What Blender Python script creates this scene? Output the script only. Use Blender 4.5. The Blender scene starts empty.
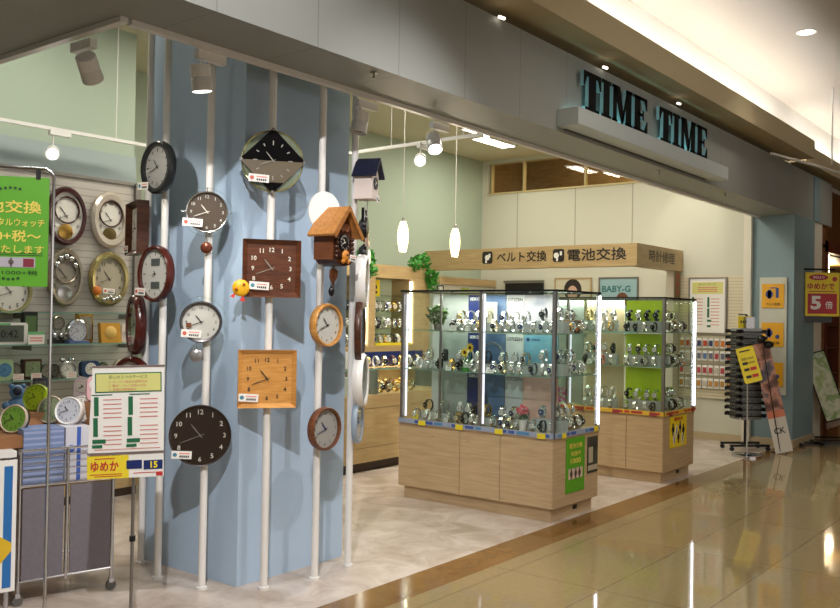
import bpy, math, random
from mathutils import Vector, Matrix
random.seed(7)
PI = math.pi
S = bpy.context.scene
COL = S.collection

# ------------------------------------------------------------ camera
YAW, PIT, ROL, FPX = math.radians(38.03), math.radians(.755), math.radians(.986), 893.5
CAM = Vector((0, 0, 1.5))
fw = Vector((math.cos(PIT) * math.cos(YAW), math.cos(PIT) * math.sin(YAW), math.sin(PIT)))
_r = Vector((math.sin(YAW), -math.cos(YAW), 0)); _u = _r.cross(fw)
rt = _r * math.cos(ROL) + _u * math.sin(ROL); up = -_r * math.sin(ROL) + _u * math.cos(ROL)
cd = bpy.data.cameras.new('camera'); cam = bpy.data.objects.new('camera', cd); COL.objects.link(cam)
M = Matrix((rt, up, -fw)).transposed().to_4x4(); M.translation = CAM
cam.matrix_world = M
cd.sensor_width = 36; cd.lens = 36 * FPX / 840; cd.clip_start = .05
S.camera = cam


def at(px, py, d):                       # survey helper: a sighting at forward distance d
    v = fw * FPX + rt * (px - 420) - up * (py - 304)
    return CAM + v * (d / FPX)


def onp(px, py, ax, val):                # a sighting on an axis plane
    v = fw * FPX + rt * (px - 420) - up * (py - 304)
    return CAM + v * ((val - CAM[ax]) / v[ax])


# ------------------------------------------------------------ materials
def srgb(c):
    return tuple((x / 12.92 if x <= .04045 else ((x + .055) / 1.055) ** 2.4) for x in c)


MT = {}


def mat(name, rgb=(200, 200, 200), rough=.5, metal=0, emit=0, coat=0, noise=0, nscale=8, alpha=1, spec=None, emrgb=None):
    if name in MT: return MT[name]
    m = bpy.data.materials.new(name); m.use_nodes = True
    nt = m.node_tree; p = nt.nodes['Principled BSDF']
    c = srgb([x / 255 for x in rgb])
    p.inputs['Base Color'].default_value = (*c, 1)
    p.inputs['Roughness'].default_value = rough; p.inputs['Metallic'].default_value = metal
    if spec is not None: p.inputs['Specular IOR Level'].default_value = spec
    if coat: p.inputs['Coat Weight'].default_value = coat; p.inputs['Coat Roughness'].default_value = .05
    if emit:
        e = srgb([x / 255 for x in (emrgb or rgb)])
        p.inputs['Emission Color'].default_value = (*e, 1); p.inputs['Emission Strength'].default_value = emit
    if noise:
        tc = nt.nodes.new('ShaderNodeTexCoord'); n = nt.nodes.new('ShaderNodeTexNoise'); n.inputs['Scale'].default_value = nscale
        n.inputs['Detail'].default_value = 4
        r = nt.nodes.new('ShaderNodeValToRGB')
        r.color_ramp.elements[0].position = .35; r.color_ramp.elements[1].position = .65
        r.color_ramp.elements[0].color = (*[x * (1 - noise) for x in c], 1)
        r.color_ramp.elements[1].color = (*[min(1, x * (1 + noise)) for x in c], 1)
        nt.links.new(tc.outputs['Object'], n.inputs['Vector']); nt.links.new(n.outputs['Fac'], r.inputs['Fac'])
        nt.links.new(r.outputs['Color'], p.inputs['Base Color'])
    if alpha < 1: p.inputs['Alpha'].default_value = alpha
    MT[name] = m
    return m


def wood(name, a, b, rough=.4, scale=(1.2, 1.2, 14), contrast=(.3, .7)):
    if name in MT: return MT[name]
    m = bpy.data.materials.new(name); m.use_nodes = True
    nt = m.node_tree; p = nt.nodes['Principled BSDF']; p.inputs['Roughness'].default_value = rough
    tc = nt.nodes.new('ShaderNodeTexCoord'); mp = nt.nodes.new('ShaderNodeMapping'); mp.inputs['Scale'].default_value = scale
    n = nt.nodes.new('ShaderNodeTexNoise'); n.inputs['Scale'].default_value = 3; n.inputs['Detail'].default_value = 6; n.inputs['Distortion'].default_value = .3
    r = nt.nodes.new('ShaderNodeValToRGB'); r.color_ramp.elements[0].position, r.color_ramp.elements[1].position = contrast
    r.color_ramp.elements[0].color = (*srgb([x / 255 for x in a]), 1); r.color_ramp.elements[1].color = (*srgb([x / 255 for x in b]), 1)
    L = nt.links
    L.new(tc.outputs['Object'], mp.inputs['Vector']); L.new(mp.outputs['Vector'], n.inputs['Vector'])
    L.new(n.outputs['Fac'], r.inputs['Fac']); L.new(r.outputs['Color'], p.inputs['Base Color'])
    MT[name] = m
    return m


def glass(name, tint=(.95, .98, .96), refl=.09):
    if name in MT: return MT[name]
    m = bpy.data.materials.new(name); m.use_nodes = True
    nt = m.node_tree; nt.nodes.clear()
    o = nt.nodes.new('ShaderNodeOutputMaterial'); t = nt.nodes.new('ShaderNodeBsdfTransparent'); g = nt.nodes.new('ShaderNodeBsdfGlossy')
    x = nt.nodes.new('ShaderNodeMixShader'); ge = nt.nodes.new('ShaderNodeNewGeometry')
    dt = nt.nodes.new('ShaderNodeVectorMath'); dt.operation = 'DOT_PRODUCT'
    ab = nt.nodes.new('ShaderNodeMath'); ab.operation = 'ABSOLUTE'; sb = nt.nodes.new('ShaderNodeMath'); sb.operation = 'SUBTRACT'; sb.inputs[0].default_value = 1
    pw = nt.nodes.new('ShaderNodeMath'); pw.operation = 'POWER'; pw.inputs[1].default_value = 5
    f = nt.nodes.new('ShaderNodeMath'); f.operation = 'MULTIPLY_ADD'; f.inputs[1].default_value = .7; f.inputs[2].default_value = .035
    for a_, b_ in ((ge.outputs['Normal'], dt.inputs[0]), (ge.outputs['Incoming'], dt.inputs[1]), (dt.outputs['Value'], ab.inputs[0]), (ab.outputs[0], sb.inputs[1]), (sb.outputs[0], pw.inputs[0]), (pw.outputs[0], f.inputs[0])):
        nt.links.new(a_, b_)
    t.inputs['Color'].default_value = (*tint, 1); g.inputs['Roughness'].default_value = .02
    L = nt.links
    L.new(f.outputs[0], x.inputs[0]); L.new(t.outputs[0], x.inputs[1]); L.new(g.outputs[0], x.inputs[2]); L.new(x.outputs[0], o.inputs[0])
    MT[name] = m
    return m


def tile_mat(name, c1, c2, grout, w, h, loc, rough=.06, mortar=.006):
    m = bpy.data.materials.new(name); m.use_nodes = True
    nt = m.node_tree; p = nt.nodes['Principled BSDF']; p.inputs['Roughness'].default_value = rough
    tc = nt.nodes.new('ShaderNodeTexCoord'); mp = nt.nodes.new('ShaderNodeMapping'); mp.inputs['Location'].default_value = loc
    b = nt.nodes.new('ShaderNodeTexBrick'); b.offset = 0; b.squash = 1
    b.inputs['Color1'].default_value = (*srgb([x / 255 for x in c1]), 1); b.inputs['Color2'].default_value = (*srgb([x / 255 for x in c2]), 1)
    b.inputs['Mortar'].default_value = (*srgb([x / 255 for x in grout]), 1)
    b.inputs['Scale'].default_value = 1; b.inputs['Mortar Size'].default_value = mortar / 2; b.inputs['Mortar Smooth'].default_value = .1
    b.inputs['Brick Width'].default_value = w; b.inputs['Row Height'].default_value = h; b.inputs['Bias'].default_value = 0
    n = nt.nodes.new('ShaderNodeTexNoise'); n.inputs['Scale'].default_value = 30; n.inputs['Detail'].default_value = 5
    mx = nt.nodes.new('ShaderNodeMixRGB'); mx.blend_type = 'OVERLAY'; mx.inputs[0].default_value = .15
    L = nt.links
    L.new(tc.outputs['Object'], mp.inputs['Vector']); L.new(mp.outputs['Vector'], b.inputs['Vector']); L.new(tc.outputs['Object'], n.inputs['Vector'])
    L.new(b.outputs['Color'], mx.inputs[1]); L.new(n.outputs['Fac'], mx.inputs[2]); L.new(mx.outputs[0], p.inputs['Base Color'])
    MT[name] = m
    return m


def stone_mat(name, c1, c2, rough=.35):
    m = bpy.data.materials.new(name); m.use_nodes = True
    nt = m.node_tree; p = nt.nodes['Principled BSDF']; p.inputs['Roughness'].default_value = rough
    tc = nt.nodes.new('ShaderNodeTexCoord'); n = nt.nodes.new('ShaderNodeTexNoise'); n.inputs['Scale'].default_value = 3.2; n.inputs['Detail'].default_value = 9
    n.inputs['Roughness'].default_value = .68; n.inputs['Distortion'].default_value = .9
    r = nt.nodes.new('ShaderNodeValToRGB'); r.color_ramp.elements[0].position = .36; r.color_ramp.elements[1].position = .62
    r.color_ramp.elements[0].color = (*srgb([x / 255 for x in c1]), 1); r.color_ramp.elements[1].color = (*srgb([x / 255 for x in c2]), 1)
    b = nt.nodes.new('ShaderNodeTexBrick'); b.offset = .5; b.inputs['Scale'].default_value = 1
    b.inputs['Color1'].default_value = (1, 1, 1, 1); b.inputs['Color2'].default_value = (.94, .94, .94, 1); b.inputs['Mortar'].default_value = (.72, .7, .66, 1)
    b.inputs['Mortar Size'].default_value = .0015; b.inputs['Brick Width'].default_value = .6; b.inputs['Row Height'].default_value = .6
    mx = nt.nodes.new('ShaderNodeMixRGB'); mx.blend_type = 'MULTIPLY'; mx.inputs[0].default_value = .8
    L = nt.links
    L.new(tc.outputs['Object'], n.inputs['Vector']); L.new(tc.outputs['Object'], b.inputs['Vector']); L.new(n.outputs['Fac'], r.inputs['Fac'])
    L.new(r.outputs['Color'], mx.inputs[1]); L.new(b.outputs['Color'], mx.inputs[2]); L.new(mx.outputs[0], p.inputs['Base Color'])
    MT[name] = m
    return m


def stripe_mat(name, c1, c2, period, axis='Z', duty=.82, rough=.5, loc=0):
    m = bpy.data.materials.new(name); m.use_nodes = True
    nt = m.node_tree; p = nt.nodes['Principled BSDF']; p.inputs['Roughness'].default_value = rough
    tc = nt.nodes.new('ShaderNodeTexCoord'); s = nt.nodes.new('ShaderNodeSeparateXYZ')
    d = nt.nodes.new('ShaderNodeMath'); d.operation = 'DIVIDE'; d.inputs[1].default_value = period
    f = nt.nodes.new('ShaderNodeMath'); f.operation = 'FRACT'; g = nt.nodes.new('ShaderNodeMath'); g.operation = 'GREATER_THAN'; g.inputs[1].default_value = duty
    mx = nt.nodes.new('ShaderNodeMixRGB'); mx.inputs[1].default_value = (*srgb([x / 255 for x in c1]), 1); mx.inputs[2].default_value = (*srgb([x / 255 for x in c2]), 1)
    L = nt.links
    L.new(tc.outputs['Object'], s.inputs[0]); L.new(s.outputs[axis], d.inputs[0]); L.new(d.outputs[0], f.inputs[0]); L.new(f.outputs[0], g.inputs[0])
    L.new(g.outputs[0], mx.inputs[0]); L.new(mx.outputs[0], p.inputs['Base Color'])
    MT[name] = m
    return m


def blotch(name, cols, scale=6, rough=.5):          # photographic print: soft colour areas
    if name in MT: return MT[name]
    m = bpy.data.materials.new(name); m.use_nodes = True
    nt = m.node_tree; p = nt.nodes['Principled BSDF']; p.inputs['Roughness'].default_value = rough
    tc = nt.nodes.new('ShaderNodeTexCoord'); n = nt.nodes.new('ShaderNodeTexNoise'); n.inputs['Scale'].default_value = scale; n.inputs['Detail'].default_value = 3
    r = nt.nodes.new('ShaderNodeValToRGB'); k = len(cols)
    e = r.color_ramp.elements
    while len(e) < k: e.new(.5)
    for i, c in enumerate(cols):
        e[i].position = .3 + .4 * i / (k - 1); e[i].color = (*srgb([x / 255 for x in c]), 1)
    L = nt.links
    L.new(tc.outputs['Object'], n.inputs['Vector']); L.new(n.outputs['Fac'], r.inputs['Fac']); L.new(r.outputs['Color'], p.inputs['Base Color'])
    MT[name] = m
    return m


white = mat('white_paint', (228, 226, 222), .4)
offw = mat('off_white', (222, 216, 200), .6)
paper = mat('white_card', (238, 236, 230), .6)
chrome = mat('chrome', (205, 205, 208), .18, 1)
alu = mat('brushed_aluminium', (150, 146, 142), .35, .85)
black = mat('black_plastic', (22, 22, 24), .35)
blackm = mat('black_metal', (26, 25, 26), .3, .4)
lettering = mat('dark_letter', (38, 32, 26), .5)
GL = glass('clear_glass'); GE = mat('green_glass_edge', (120, 165, 150), .15)
birch = wood('pale_birch', (176, 150, 114), (196, 170, 132), .38, (1.2, 1.2, 16))
birch2 = wood('honey_wood', (174, 147, 102), (192, 166, 120), .4, (1.2, 1.2, 12))
darkwood = wood('dark_walnut', (52, 28, 18), (84, 46, 28), .35, (3, 3, 20))
orangew = wood('orange_oak', (190, 132, 62), (214, 158, 86), .35, (4, 4, 40))
roofw = wood('light_roof_wood', (186, 122, 58), (214, 152, 84), .45, (4, 20, 20))
brownw = wood('mid_brown_wood', (96, 54, 30), (122, 72, 42), .4, (4, 4, 30))
greenp = mat('poster_green', (88, 160, 30), .5)
yel = mat('poster_yellow', (236, 214, 50), .5)
red = mat('print_red', (196, 44, 50), .5)
pink = mat('pale_pink_print', (232, 150, 140), .5)
dgreen = mat('print_dark_green', (32, 104, 66), .5)
navy = mat('navy_blue', (26, 44, 104), .4)
gold = mat('gold_metal', (214, 172, 92), .25, 1)
silver = mat('silver_metal', (208, 208, 206), .2, .9)
leaf = mat('leaf_green', (58, 140, 44), .5, noise=.3, nscale=30)


# ------------------------------------------------------------ mesh builder
_tc = {}


def text_geo(body, bold):
    k = (body, bold)
    if k in _tc: return _tc[k]
    c = bpy.data.curves.new('t', 'FONT'); c.body = body; c.size = 1; c.resolution_u = 2; c.offset = bold if body.isascii() else 0; c.align_x = 'CENTER'; c.align_y = 'CENTER'
    o = bpy.data.objects.new('t', c); COL.objects.link(o)
    dg = bpy.context.evaluated_depsgraph_get(); dg.update()
    me = bpy.data.meshes.new_from_object(o.evaluated_get(dg))
    vs = [tuple(v.co) for v in me.vertices]; fs = [tuple(p.vertices) for p in me.polygons]
    bpy.data.objects.remove(o); bpy.data.meshes.remove(me); bpy.data.curves.remove(c)
    if vs:
        x0 = min(v[0] for v in vs); x1 = max(v[0] for v in vs); y0 = min(v[1] for v in vs); y1 = max(v[1] for v in vs)
        vs = [(v[0] - (x0 + x1) / 2, v[1] - (y0 + y1) / 2) for v in vs]
        _tc[k] = (vs, fs, x1 - x0, y1 - y0)
    else: _tc[k] = ([], [], 1, 1)
    return _tc[k]


class B:
    def __init__(s): s.v = []; s.f = []; s.m = []; s.X = None

    def add(s, vs, fs, m=0):
        n = len(s.v)
        if s.X is not None: vs = [tuple(s.X @ Vector(v)) for v in vs]
        s.v += [tuple(v) for v in vs]; s.f += [tuple(i + n for i in f) for f in fs]; s.m += [m] * len(fs)
        return s

    def box(s, x0, x1, y0, y1, z0, z1, m=0):
        v = [(x, y, z) for x in (x0, x1) for y in (y0, y1) for z in (z0, z1)]
        return s.add(v, [(0, 1, 3, 2), (4, 6, 7, 5), (0, 4, 5, 1), (2, 3, 7, 6), (0, 2, 6, 4), (1, 5, 7, 3)], m)

    def rbox(s, x0, x1, y0, y1, z0, z1, r, m=0, n=3):     # box with rounded corners in the XZ outline
        P = []
        for cx, cz, a0 in ((x1 - r, z1 - r, 0), (x0 + r, z1 - r, 90), (x0 + r, z0 + r, 180), (x1 - r, z0 + r, 270)):
            for i in range(n + 1):
                a = math.radians(a0 + 90 * i / n); P.append((cx + r * math.cos(a), cz + r * math.sin(a)))
        return s.prism(P, y0, y1, m)

    def prism(s, P, y0, y1, m=0, ms=None):                # outline in XZ, from y0 (front) to y1
        n = len(P)
        v = [(x, y0, z) for x, z in P] + [(x, y1, z) for x, z in P]
        s.add(v, [tuple(range(n))], m); s.f[-1] = tuple(len(s.v) - 2 * n + i for i in range(n))
        k = len(s.v) - 2 * n
        s.f.append(tuple(k + n + i for i in reversed(range(n)))); s.m.append(m if ms is None else ms)
        for i in range(n):
            j = (i + 1) % n
            s.f.append((k + j, k + i, k + n + i, k + n + j)); s.m.append(m if ms is None else ms)
        return s

    def tube(s, p0, p1, r, m=0, n=10, r1=None):
        p0 = Vector(p0); p1 = Vector(p1); d = (p1 - p0).normalized()
        a = d.orthogonal().normalized(); b = d.cross(a); r1 = r if r1 is None else r1
        v = []
        for p, q in ((p0, r), (p1, r1)):
            for i in range(n):
                t = 2 * PI * i / n; v.append(p + (a * math.cos(t) + b * math.sin(t)) * q)
        f = [(i, (i + 1) % n, n + (i + 1) % n, n + i) for i in range(n)] + [tuple(reversed(range(n))), tuple(range(n, 2 * n))]
        return s.add(v, f, m)

    def path(s, pts, r, m=0, n=8):
        for a, b in zip(pts, pts[1:]): s.tube(a, b, r, m, n)
        return s

    def lathe(s, prof, m=0, n=32, c=(0, 0, 0), axis='Z', sx=1, sy=1, ms=None, ring=False):
        # prof: (radius, height) pairs round an axis ('Z', or 'Y' for wall clocks: sx wide, sy tall)
        if ring: prof = list(prof) + [prof[0]]
        v = []; k = len(prof)
        for r, h in prof:
            for i in range(n):
                t = 2 * PI * i / n
                if axis == 'Z': v.append((c[0] + r * sx * math.cos(t), c[1] + r * sy * math.sin(t), c[2] + h))
                else: v.append((c[0] + r * sx * math.cos(t), c[1] + h, c[2] + r * sy * math.sin(t)))
        st = len(s.m)
        f = []; mm = []
        for j in range(k - 1):
            for i in range(n):
                q = (j * n + i, j * n + (i + 1) % n, (j + 1) * n + (i + 1) % n, (j + 1) * n + i)
                f.append(q if axis == 'Z' else q[::-1]); mm.append(m if ms is None else ms[j])
        if prof[0][0] > 1e-6 and not ring: f.append(tuple(reversed(range(n))) if axis == 'Z' else tuple(range(n))); mm.append(mm[0])
        if prof[-1][0] > 1e-6 and not ring:
            q = tuple(range((k - 1) * n, k * n)); f.append(q if axis == 'Z' else q[::-1]); mm.append(mm[-2])
        s.add(v, f, m); s.m[st:] = mm
        return s

    def ball(s, c, r, m=0, n=14, sx=1, sy=1, sz=1):
        p = [(r * math.sin(PI * i / 8), -r * sz * math.cos(PI * i / 8)) for i in range(9)]
        p[0] = (1e-5, p[0][1]); p[-1] = (1e-5, p[-1][1])
        return s.lathe(p, m, n, c, 'Z', sx, sy)

    def text(s, body, h, x, z, y, m=0, w=None, bold=.012, ang=0):   # flat lettering in XZ facing -Y, h tall
        vs, fs, W, H = text_geo(body, bold)
        if not vs: return s
        k = h / H; kx = k if w is None else w / W
        ca, sa = math.cos(ang), math.sin(ang)
        sh = (0,) if body.isascii() or bold < .015 else (-bold * .55 * k, bold * .55 * k)
        for q, e in enumerate(sh):
            for q2, e2 in enumerate(sh if len(sh) > 1 else (0,)):
                s.add([(x + e + a * kx * ca - b * k * sa, y - .0003 * (q * 2 + q2), z + e2 + a * kx * sa + b * k * ca) for a, b in vs], fs, m)
        return s

    def build(s, name, mats, parent=None, loc=None, rz=0, smooth=40, bevel=0):
        me = bpy.data.meshes.new(name); me.from_pydata(s.v, [], s.f)
        for mm in (mats if isinstance(mats, (list, tuple)) else [mats]): me.materials.append(mm)
        me.polygons.foreach_set('material_index', s.m)
        if smooth:
            me.polygons.foreach_set('use_smooth', [True] * len(s.f)); me.set_sharp_from_angle(angle=math.radians(smooth))
        me.update()
        o = bpy.data.objects.new(name, me); COL.objects.link(o)
        if loc is not None: o.location = loc
        o.rotation_euler.z = rz
        if parent is not None: o.parent = parent
        if bevel:
            b = o.modifiers.new('bevel', 'BEVEL'); b.width = bevel; b.segments = 2; b.limit_method = 'ANGLE'
        return o


def tag(o, label, cat, group=None, kind=None):
    o['label'] = label; o['category'] = cat
    if group: o['group'] = group
    if kind: o['kind'] = kind
    return o


def thing(name, label, cat, loc=(0, 0, 0), rz=0, group=None):
    o = bpy.data.objects.new(name, None); COL.objects.link(o); o.location = loc; o.rotation_euler.z = rz; o.empty_display_size = .05
    return tag(o, label, cat, group)


def struct(name, b, m, **k):
    o = b.build(name, m, **k); o['kind'] = 'structure'
    return o


def kids(o): return [c for c in bpy.data.objects if c.parent == o]


KID = {}


def dup(root, loc, rz, label, group=None):
    r = root.copy(); COL.objects.link(r); r.location = loc; r.rotation_euler.z = rz; r['label'] = label
    if group: r['group'] = group
    if root.name not in KID: KID[root.name] = [(c, kids(c)) for c in kids(root)]
    for c, gs in KID[root.name]:
        d = c.copy(); COL.objects.link(d); d.parent = r
        for g in gs:
            e = g.copy(); COL.objects.link(e); e.parent = d
    return r


def lamp(kind, loc, power, color=(1, 1, 1), target=None, size=.1, size_y=None, spot=60, blend=.5, name='light'):
    l = bpy.data.lights.new(name, kind); l.energy = power; l.color = color
    if kind == 'AREA':
        l.size = size
        if size_y: l.shape = 'RECTANGLE'; l.size_y = size_y
    elif kind == 'SPOT': l.spot_size = math.radians(spot); l.spot_blend = blend; l.shadow_soft_size = size
    else: l.shadow_soft_size = size
    o = bpy.data.objects.new(name, l); COL.objects.link(o); o.location = loc
    if target is not None: o.rotation_euler = (Vector(target) - Vector(loc)).to_track_quat('-Z', 'Y').to_euler()
    return o


# ------------------------------------------------------------ the setting
mall_tile = tile_mat('polished_tile', (146, 128, 92), (152, 134, 98), (106, 90, 62), 1.16, .58, (-4.54 + 1.16, -2.83 + .58, 0), rough=.05)
strip_tile = stone_mat('brown_border_stone', (116, 82, 42), (134, 100, 56), .12)
shop_floor = stone_mat('mottled_stone', (168, 150, 134), (206, 194, 184), .32)
struct('floor', B().box(-6, 22, -7, 2.96, -.1, 0), mall_tile)
struct('trim_1', B().box(-6, 22, 2.96, 3.22, -.1, 0), strip_tile)
struct('floor.001', B().box(-6, 22, 3.22, 9, -.1, 0), shop_floor)

blue = mat('pale_blue_paint', (174, 196, 218), .6, noise=.02, nscale=2)
cream = mat('cream_wall', (204, 203, 186), .7)
greenw = mat('pale_green_wall', (168, 182, 164), .75)
fasc = stripe_mat('grey_panel', (150, 153, 148), (132, 135, 130), .62, 'X', .985, .5)
ceil_m = mat('cream_ceiling', (206, 200, 176), .8)
CX0, CX1, CY0, CY1 = 3.26, 4.10, 3.79, 4.69
CZ = 3.85
struct('wall_column', B().box(CX0, CX1, CY0, CY1, 0, CZ), blue)
# header over the opening, with a return to the left
struct('wall_header', B().box(2.3, 13.0, 3.08, 3.47, 2.80, 3.38).box(-3, 2.3, 3.08, 8, 2.80, 3.38), fasc, smooth=0)
struct('wall_header_upper', B().box(-3, 20, 3.28, 3.47, 3.38, 4.2), mat('beige_upper', (236, 234, 228), .7), smooth=0)
struct('trim_2', B().box(2.32, 11.2, 3.47, 3.51, 2.775, 2.82).box(2.26, 2.30, 3.47, 8, 2.775, 2.82), white)
struct('ceiling', B().box(2.2, 11.35, 3.47, 7.75, CZ, CZ + .1), ceil_m)
struct('ceiling.001', B().box(-6, 22, -7, 3.28, 4.2, 4.3), mat('mall_ceiling', (158, 152, 144), .8))
# cove with its lip and its soffit
covem = mat('cove_beige', (186, 172, 138), .7)
struct('trim_3', B().box(-6, 11.27, 2.87, 3.28, 3.46, 3.5).box(-6, 11.27, 2.87, 2.9, 3.5, 3.67)
       .box(11.4, 22, 3.0, 3.28, 3.46, 3.5).box(11.4, 22, 3.0, 3.03, 3.5, 3.67), covem, smooth=0)
struct('wall_end', B().box(11.2, 11.35, 3.62, 7.75, 0, 3.34).box(11.2, 11.35, 3.62, 3.8, 3.34, CZ).box(11.2, 11.35, 7.5, 7.75, 3.34, CZ)
       .box(11.2, 11.35, 3.8, 7.5, CZ - .05, CZ), cream, smooth=0)
struct('wall_rear', B().box(4.2, 11.35, 7.6, 7.75, 0, CZ), greenw, smooth=0)
struct('wall_rear_left', B().box(-1, 4.46, 6.6, 6.7, 0, CZ).box(4.36, 4.46, 6.7, 7.6, 0, CZ), greenw, smooth=0)
struct('wall_lit_band', B().box(-1, 4.46, 6.57, 6.6, 2.55, 2.80), mat('lit_band_blue', (158, 172, 172), .6), smooth=0)  # the bluish wash of light on the wall is put into this strip's colour
struct('wall_left', B().box(-1.1, -1, 3.47, 6.7, 0, CZ), cream, smooth=0)
slat = stripe_mat('slatted_panel', (186, 180, 172), (156, 150, 142), .055, 'Z', .84, .5)
struct('wall_slatted', B().box(-1, 4.42, 6.53, 6.57, 0, 2.55), slat, smooth=0)
struct('trim_4', B().box(4.42, 4.47, 6.50, 6.57, 0, 2.57).box(-1, 4.42, 6.515, 6.57, 2.55, 2.575), alu, smooth=0)
struct('baseboard_end', B().box(11.17, 11.2, 3.62, 7.6, 0, .09), mat('base_beige', (186, 168, 134), .5), smooth=0)
struct('trim_5', B().box(11.13, 11.2, 3.56, 3.65, 0, 3.38), offw, smooth=0)
# joints of the end wall
jm = mat('joint_grey', (168, 164, 144), .7)
for i, y in enumerate((6.97, 6.02, 5.16)):
    struct('trim_%d' % (6 + i), B().box(11.196, 11.2, y - .006, y + .006, 2.4, 3.34), jm, smooth=0)
# blue pier at the end of the front
struct('wall_pier', B().box(11.2, 12.1, 3.07, 3.56, 0, 2.8), mat('pier_blue', (128, 150, 156), .6), smooth=0)
struct('trim_11', B().box(12.05, 12.3, 3.06, 3.08, 2.8, 3.37), mat('pier_blue'), smooth=0)
struct('trim_9', B().box(12.1, 12.55, 3.09, 3.56, 0, 2.8), offw, smooth=0)
struct('baseboard_pier', B().box(11.17, 12.1, 3.05, 3.56, 0, .09), mat('base_beige'), smooth=0)
# clerestory opening and the timber lined space behind it
GR = glass('window_glass', (.9, .88, .8))
w1 = struct('window_1', B().box(11.26, 11.28, 3.8, 7.5, 3.34, CZ - .05), GR, smooth=0)
wf = B().box(11.18, 11.3, 3.8, 7.5, 3.33, 3.355)
for y in (7.46, 6.9, 5.9, 5.0, 4.4): wf.box(11.24, 11.3, y - .012, y + .012, 3.34, CZ - .05)
wf.build('window_frame', mat('frame_champagne', (196, 180, 130), .4), w1, smooth=0)
timber = wood('warm_timber', (140, 114, 70), (166, 138, 90), .5, (2, 2, 8))
struct('wall_beyond', B().box(13.6, 13.7, 3.5, 9, 2.6, 4.6).box(11.35, 13.7, 8.4, 8.5, 2.6, 4.6).box(11.35, 13.7, 3.5, 3.6, 3.4, 4.6), timber, smooth=0)
struct('ceiling.002', B().box(11.35, 13.7, 3.5, 8.5, 4.55, 4.6), mat('beyond_ceiling', (190, 166, 112), .8), smooth=0)
struct('floor.002', B().box(11.35, 13.7, 3.62, 8.5, 2.55, 2.6), timber, smooth=0)
# far side of the mall, behind the photographer
struct('wall_opposite', B().box(-6, 22, -7.1, -7, 0, 4.2), mat('opposite_wall', (150, 128, 98), .7), smooth=0)
struct('wall_far', B().box(22, 22.1, -7, 9, 0, 4.3), mat('far_wall', (150, 112, 72), .7), smooth=0)

# ------------------------------------------------------------ poles
POLES = {1: (3.2, 4.58), 2: (3.08, 4.25), 3: (3.12, 3.91), 4: (3.34, 3.66), 5: (3.65, 3.58), 6: (3.97, 3.62)}
PL = {1: 'white upright pole farthest left, behind the sign stand', 2: 'white upright pole second from the left, behind the leftmost oval clocks',
      3: 'white upright pole carrying the three round clocks', 4: 'white upright pole carrying the diamond and the two square clocks',
      5: 'white upright pole carrying the cuckoo clock', 6: 'white upright pole at the right edge of the blue column'}
for k, (x, y) in POLES.items():
    o = B().tube((0, 0, 0), (0, 0, CZ), .0205, n=16).lathe([(.03, 0), (.03, .012), (.021, .014)], n=16).build('display_pole', white, loc=(x, y, 0))
    tag(o, PL[k], 'pole', 'white poles round the blue column')

# ------------------------------------------------------------ clocks
HH, MM = math.radians(321), math.radians(250)


def hand(b, ang, L, w, y, m=0, back=.2, cx=0, cz=0):
    d = Vector((math.sin(ang), math.cos(ang))); n = Vector((d.y, -d.x))
    P = [d * (-L * back) + n * w * .6, d * (-L * back) - n * w * .6, d * (L * .7) - n * w, d * L - n * w * .3, d * L + n * w * .3, d * (L * .7) + n * w]
    b.prism([(cx + p.x, cz + p.y) for p in P][::-1], y - .0015, y, m)


def numerals(b, rx, rz, h, y, style, m=0, cx=0, cz=0, square=False):
    R = ('XII', 'I', 'II', 'III', 'IV', 'V', 'VI', 'VII', 'VIII', 'IX', 'X', 'XI')
    for i in range(12):
        a = 2 * PI * i / 12; sx, sz = math.sin(a), math.cos(a)
        if square:
            q = max(abs(sx), abs(sz)); q = 1 / q; q = 1 + (q - 1) * .55; sx *= q; sz *= q
        x, z = cx + rx * sx, cz + rz * sz
        if style == 'arabic': b.text(str(i or 12), h, x, z, y, m)
        elif style == 'roman': b.text(R[i], h * .7, x, z, y, m, ang=-a)
        else:
            L = h * (1.3 if i % 3 == 0 else .9); d = Vector((math.sin(a), math.cos(a))); n = Vector((d.y, -d.x)) * h * .16
            c = Vector((x, z)); P = [c - d * L / 2 - n, c + d * L / 2 - n, c + d * L / 2 + n, c - d * L / 2 + n]
            b.prism([(p.x, p.y) for p in P], y - .001, y, m)


def price_tag(root, x, z, y, dot, w=.105, h=.042, ang=-.05, two=True, name='price_tag'):
    b = B(); b.X = Matrix.Translation((x, y, z)) @ Matrix.Rotation(-ang, 4, 'Y')
    b.box(-w / 2, w / 2, -.002, 0, -h / 2, h / 2, 0)
    b.lathe([(.011, -.003), (.011, -.002)], 1, 16, (-w * .33, 0, 0), 'Y')
    b.box(-w * .12, w * .4, -.003, -.002, h * .12, h * .26, 3)
    for i in range(5): b.box(-w * .1 + i * w * .1, -w * .1 + i * w * .1 + w * .07, -.003, -.002, -h * .32, -h * .06, 2)
    return b.build(name, [paper, dot, lettering, pink], root, smooth=0)


DOT = {'red': mat('tag_red', (206, 92, 74), .5), 'blue': mat('tag_blue', (74, 138, 160), .5)}
dialw = mat('clock_dial_white', (226, 222, 214), .35)
darkink = mat('clock_ink', (40, 38, 40), .5)
ivory = mat('ivory_print', (228, 224, 210), .45)
handm = mat('pewter_hand', (150, 146, 136), .35, .3)
GC = glass('clock_glass', (.97, .98, .98))


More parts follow.
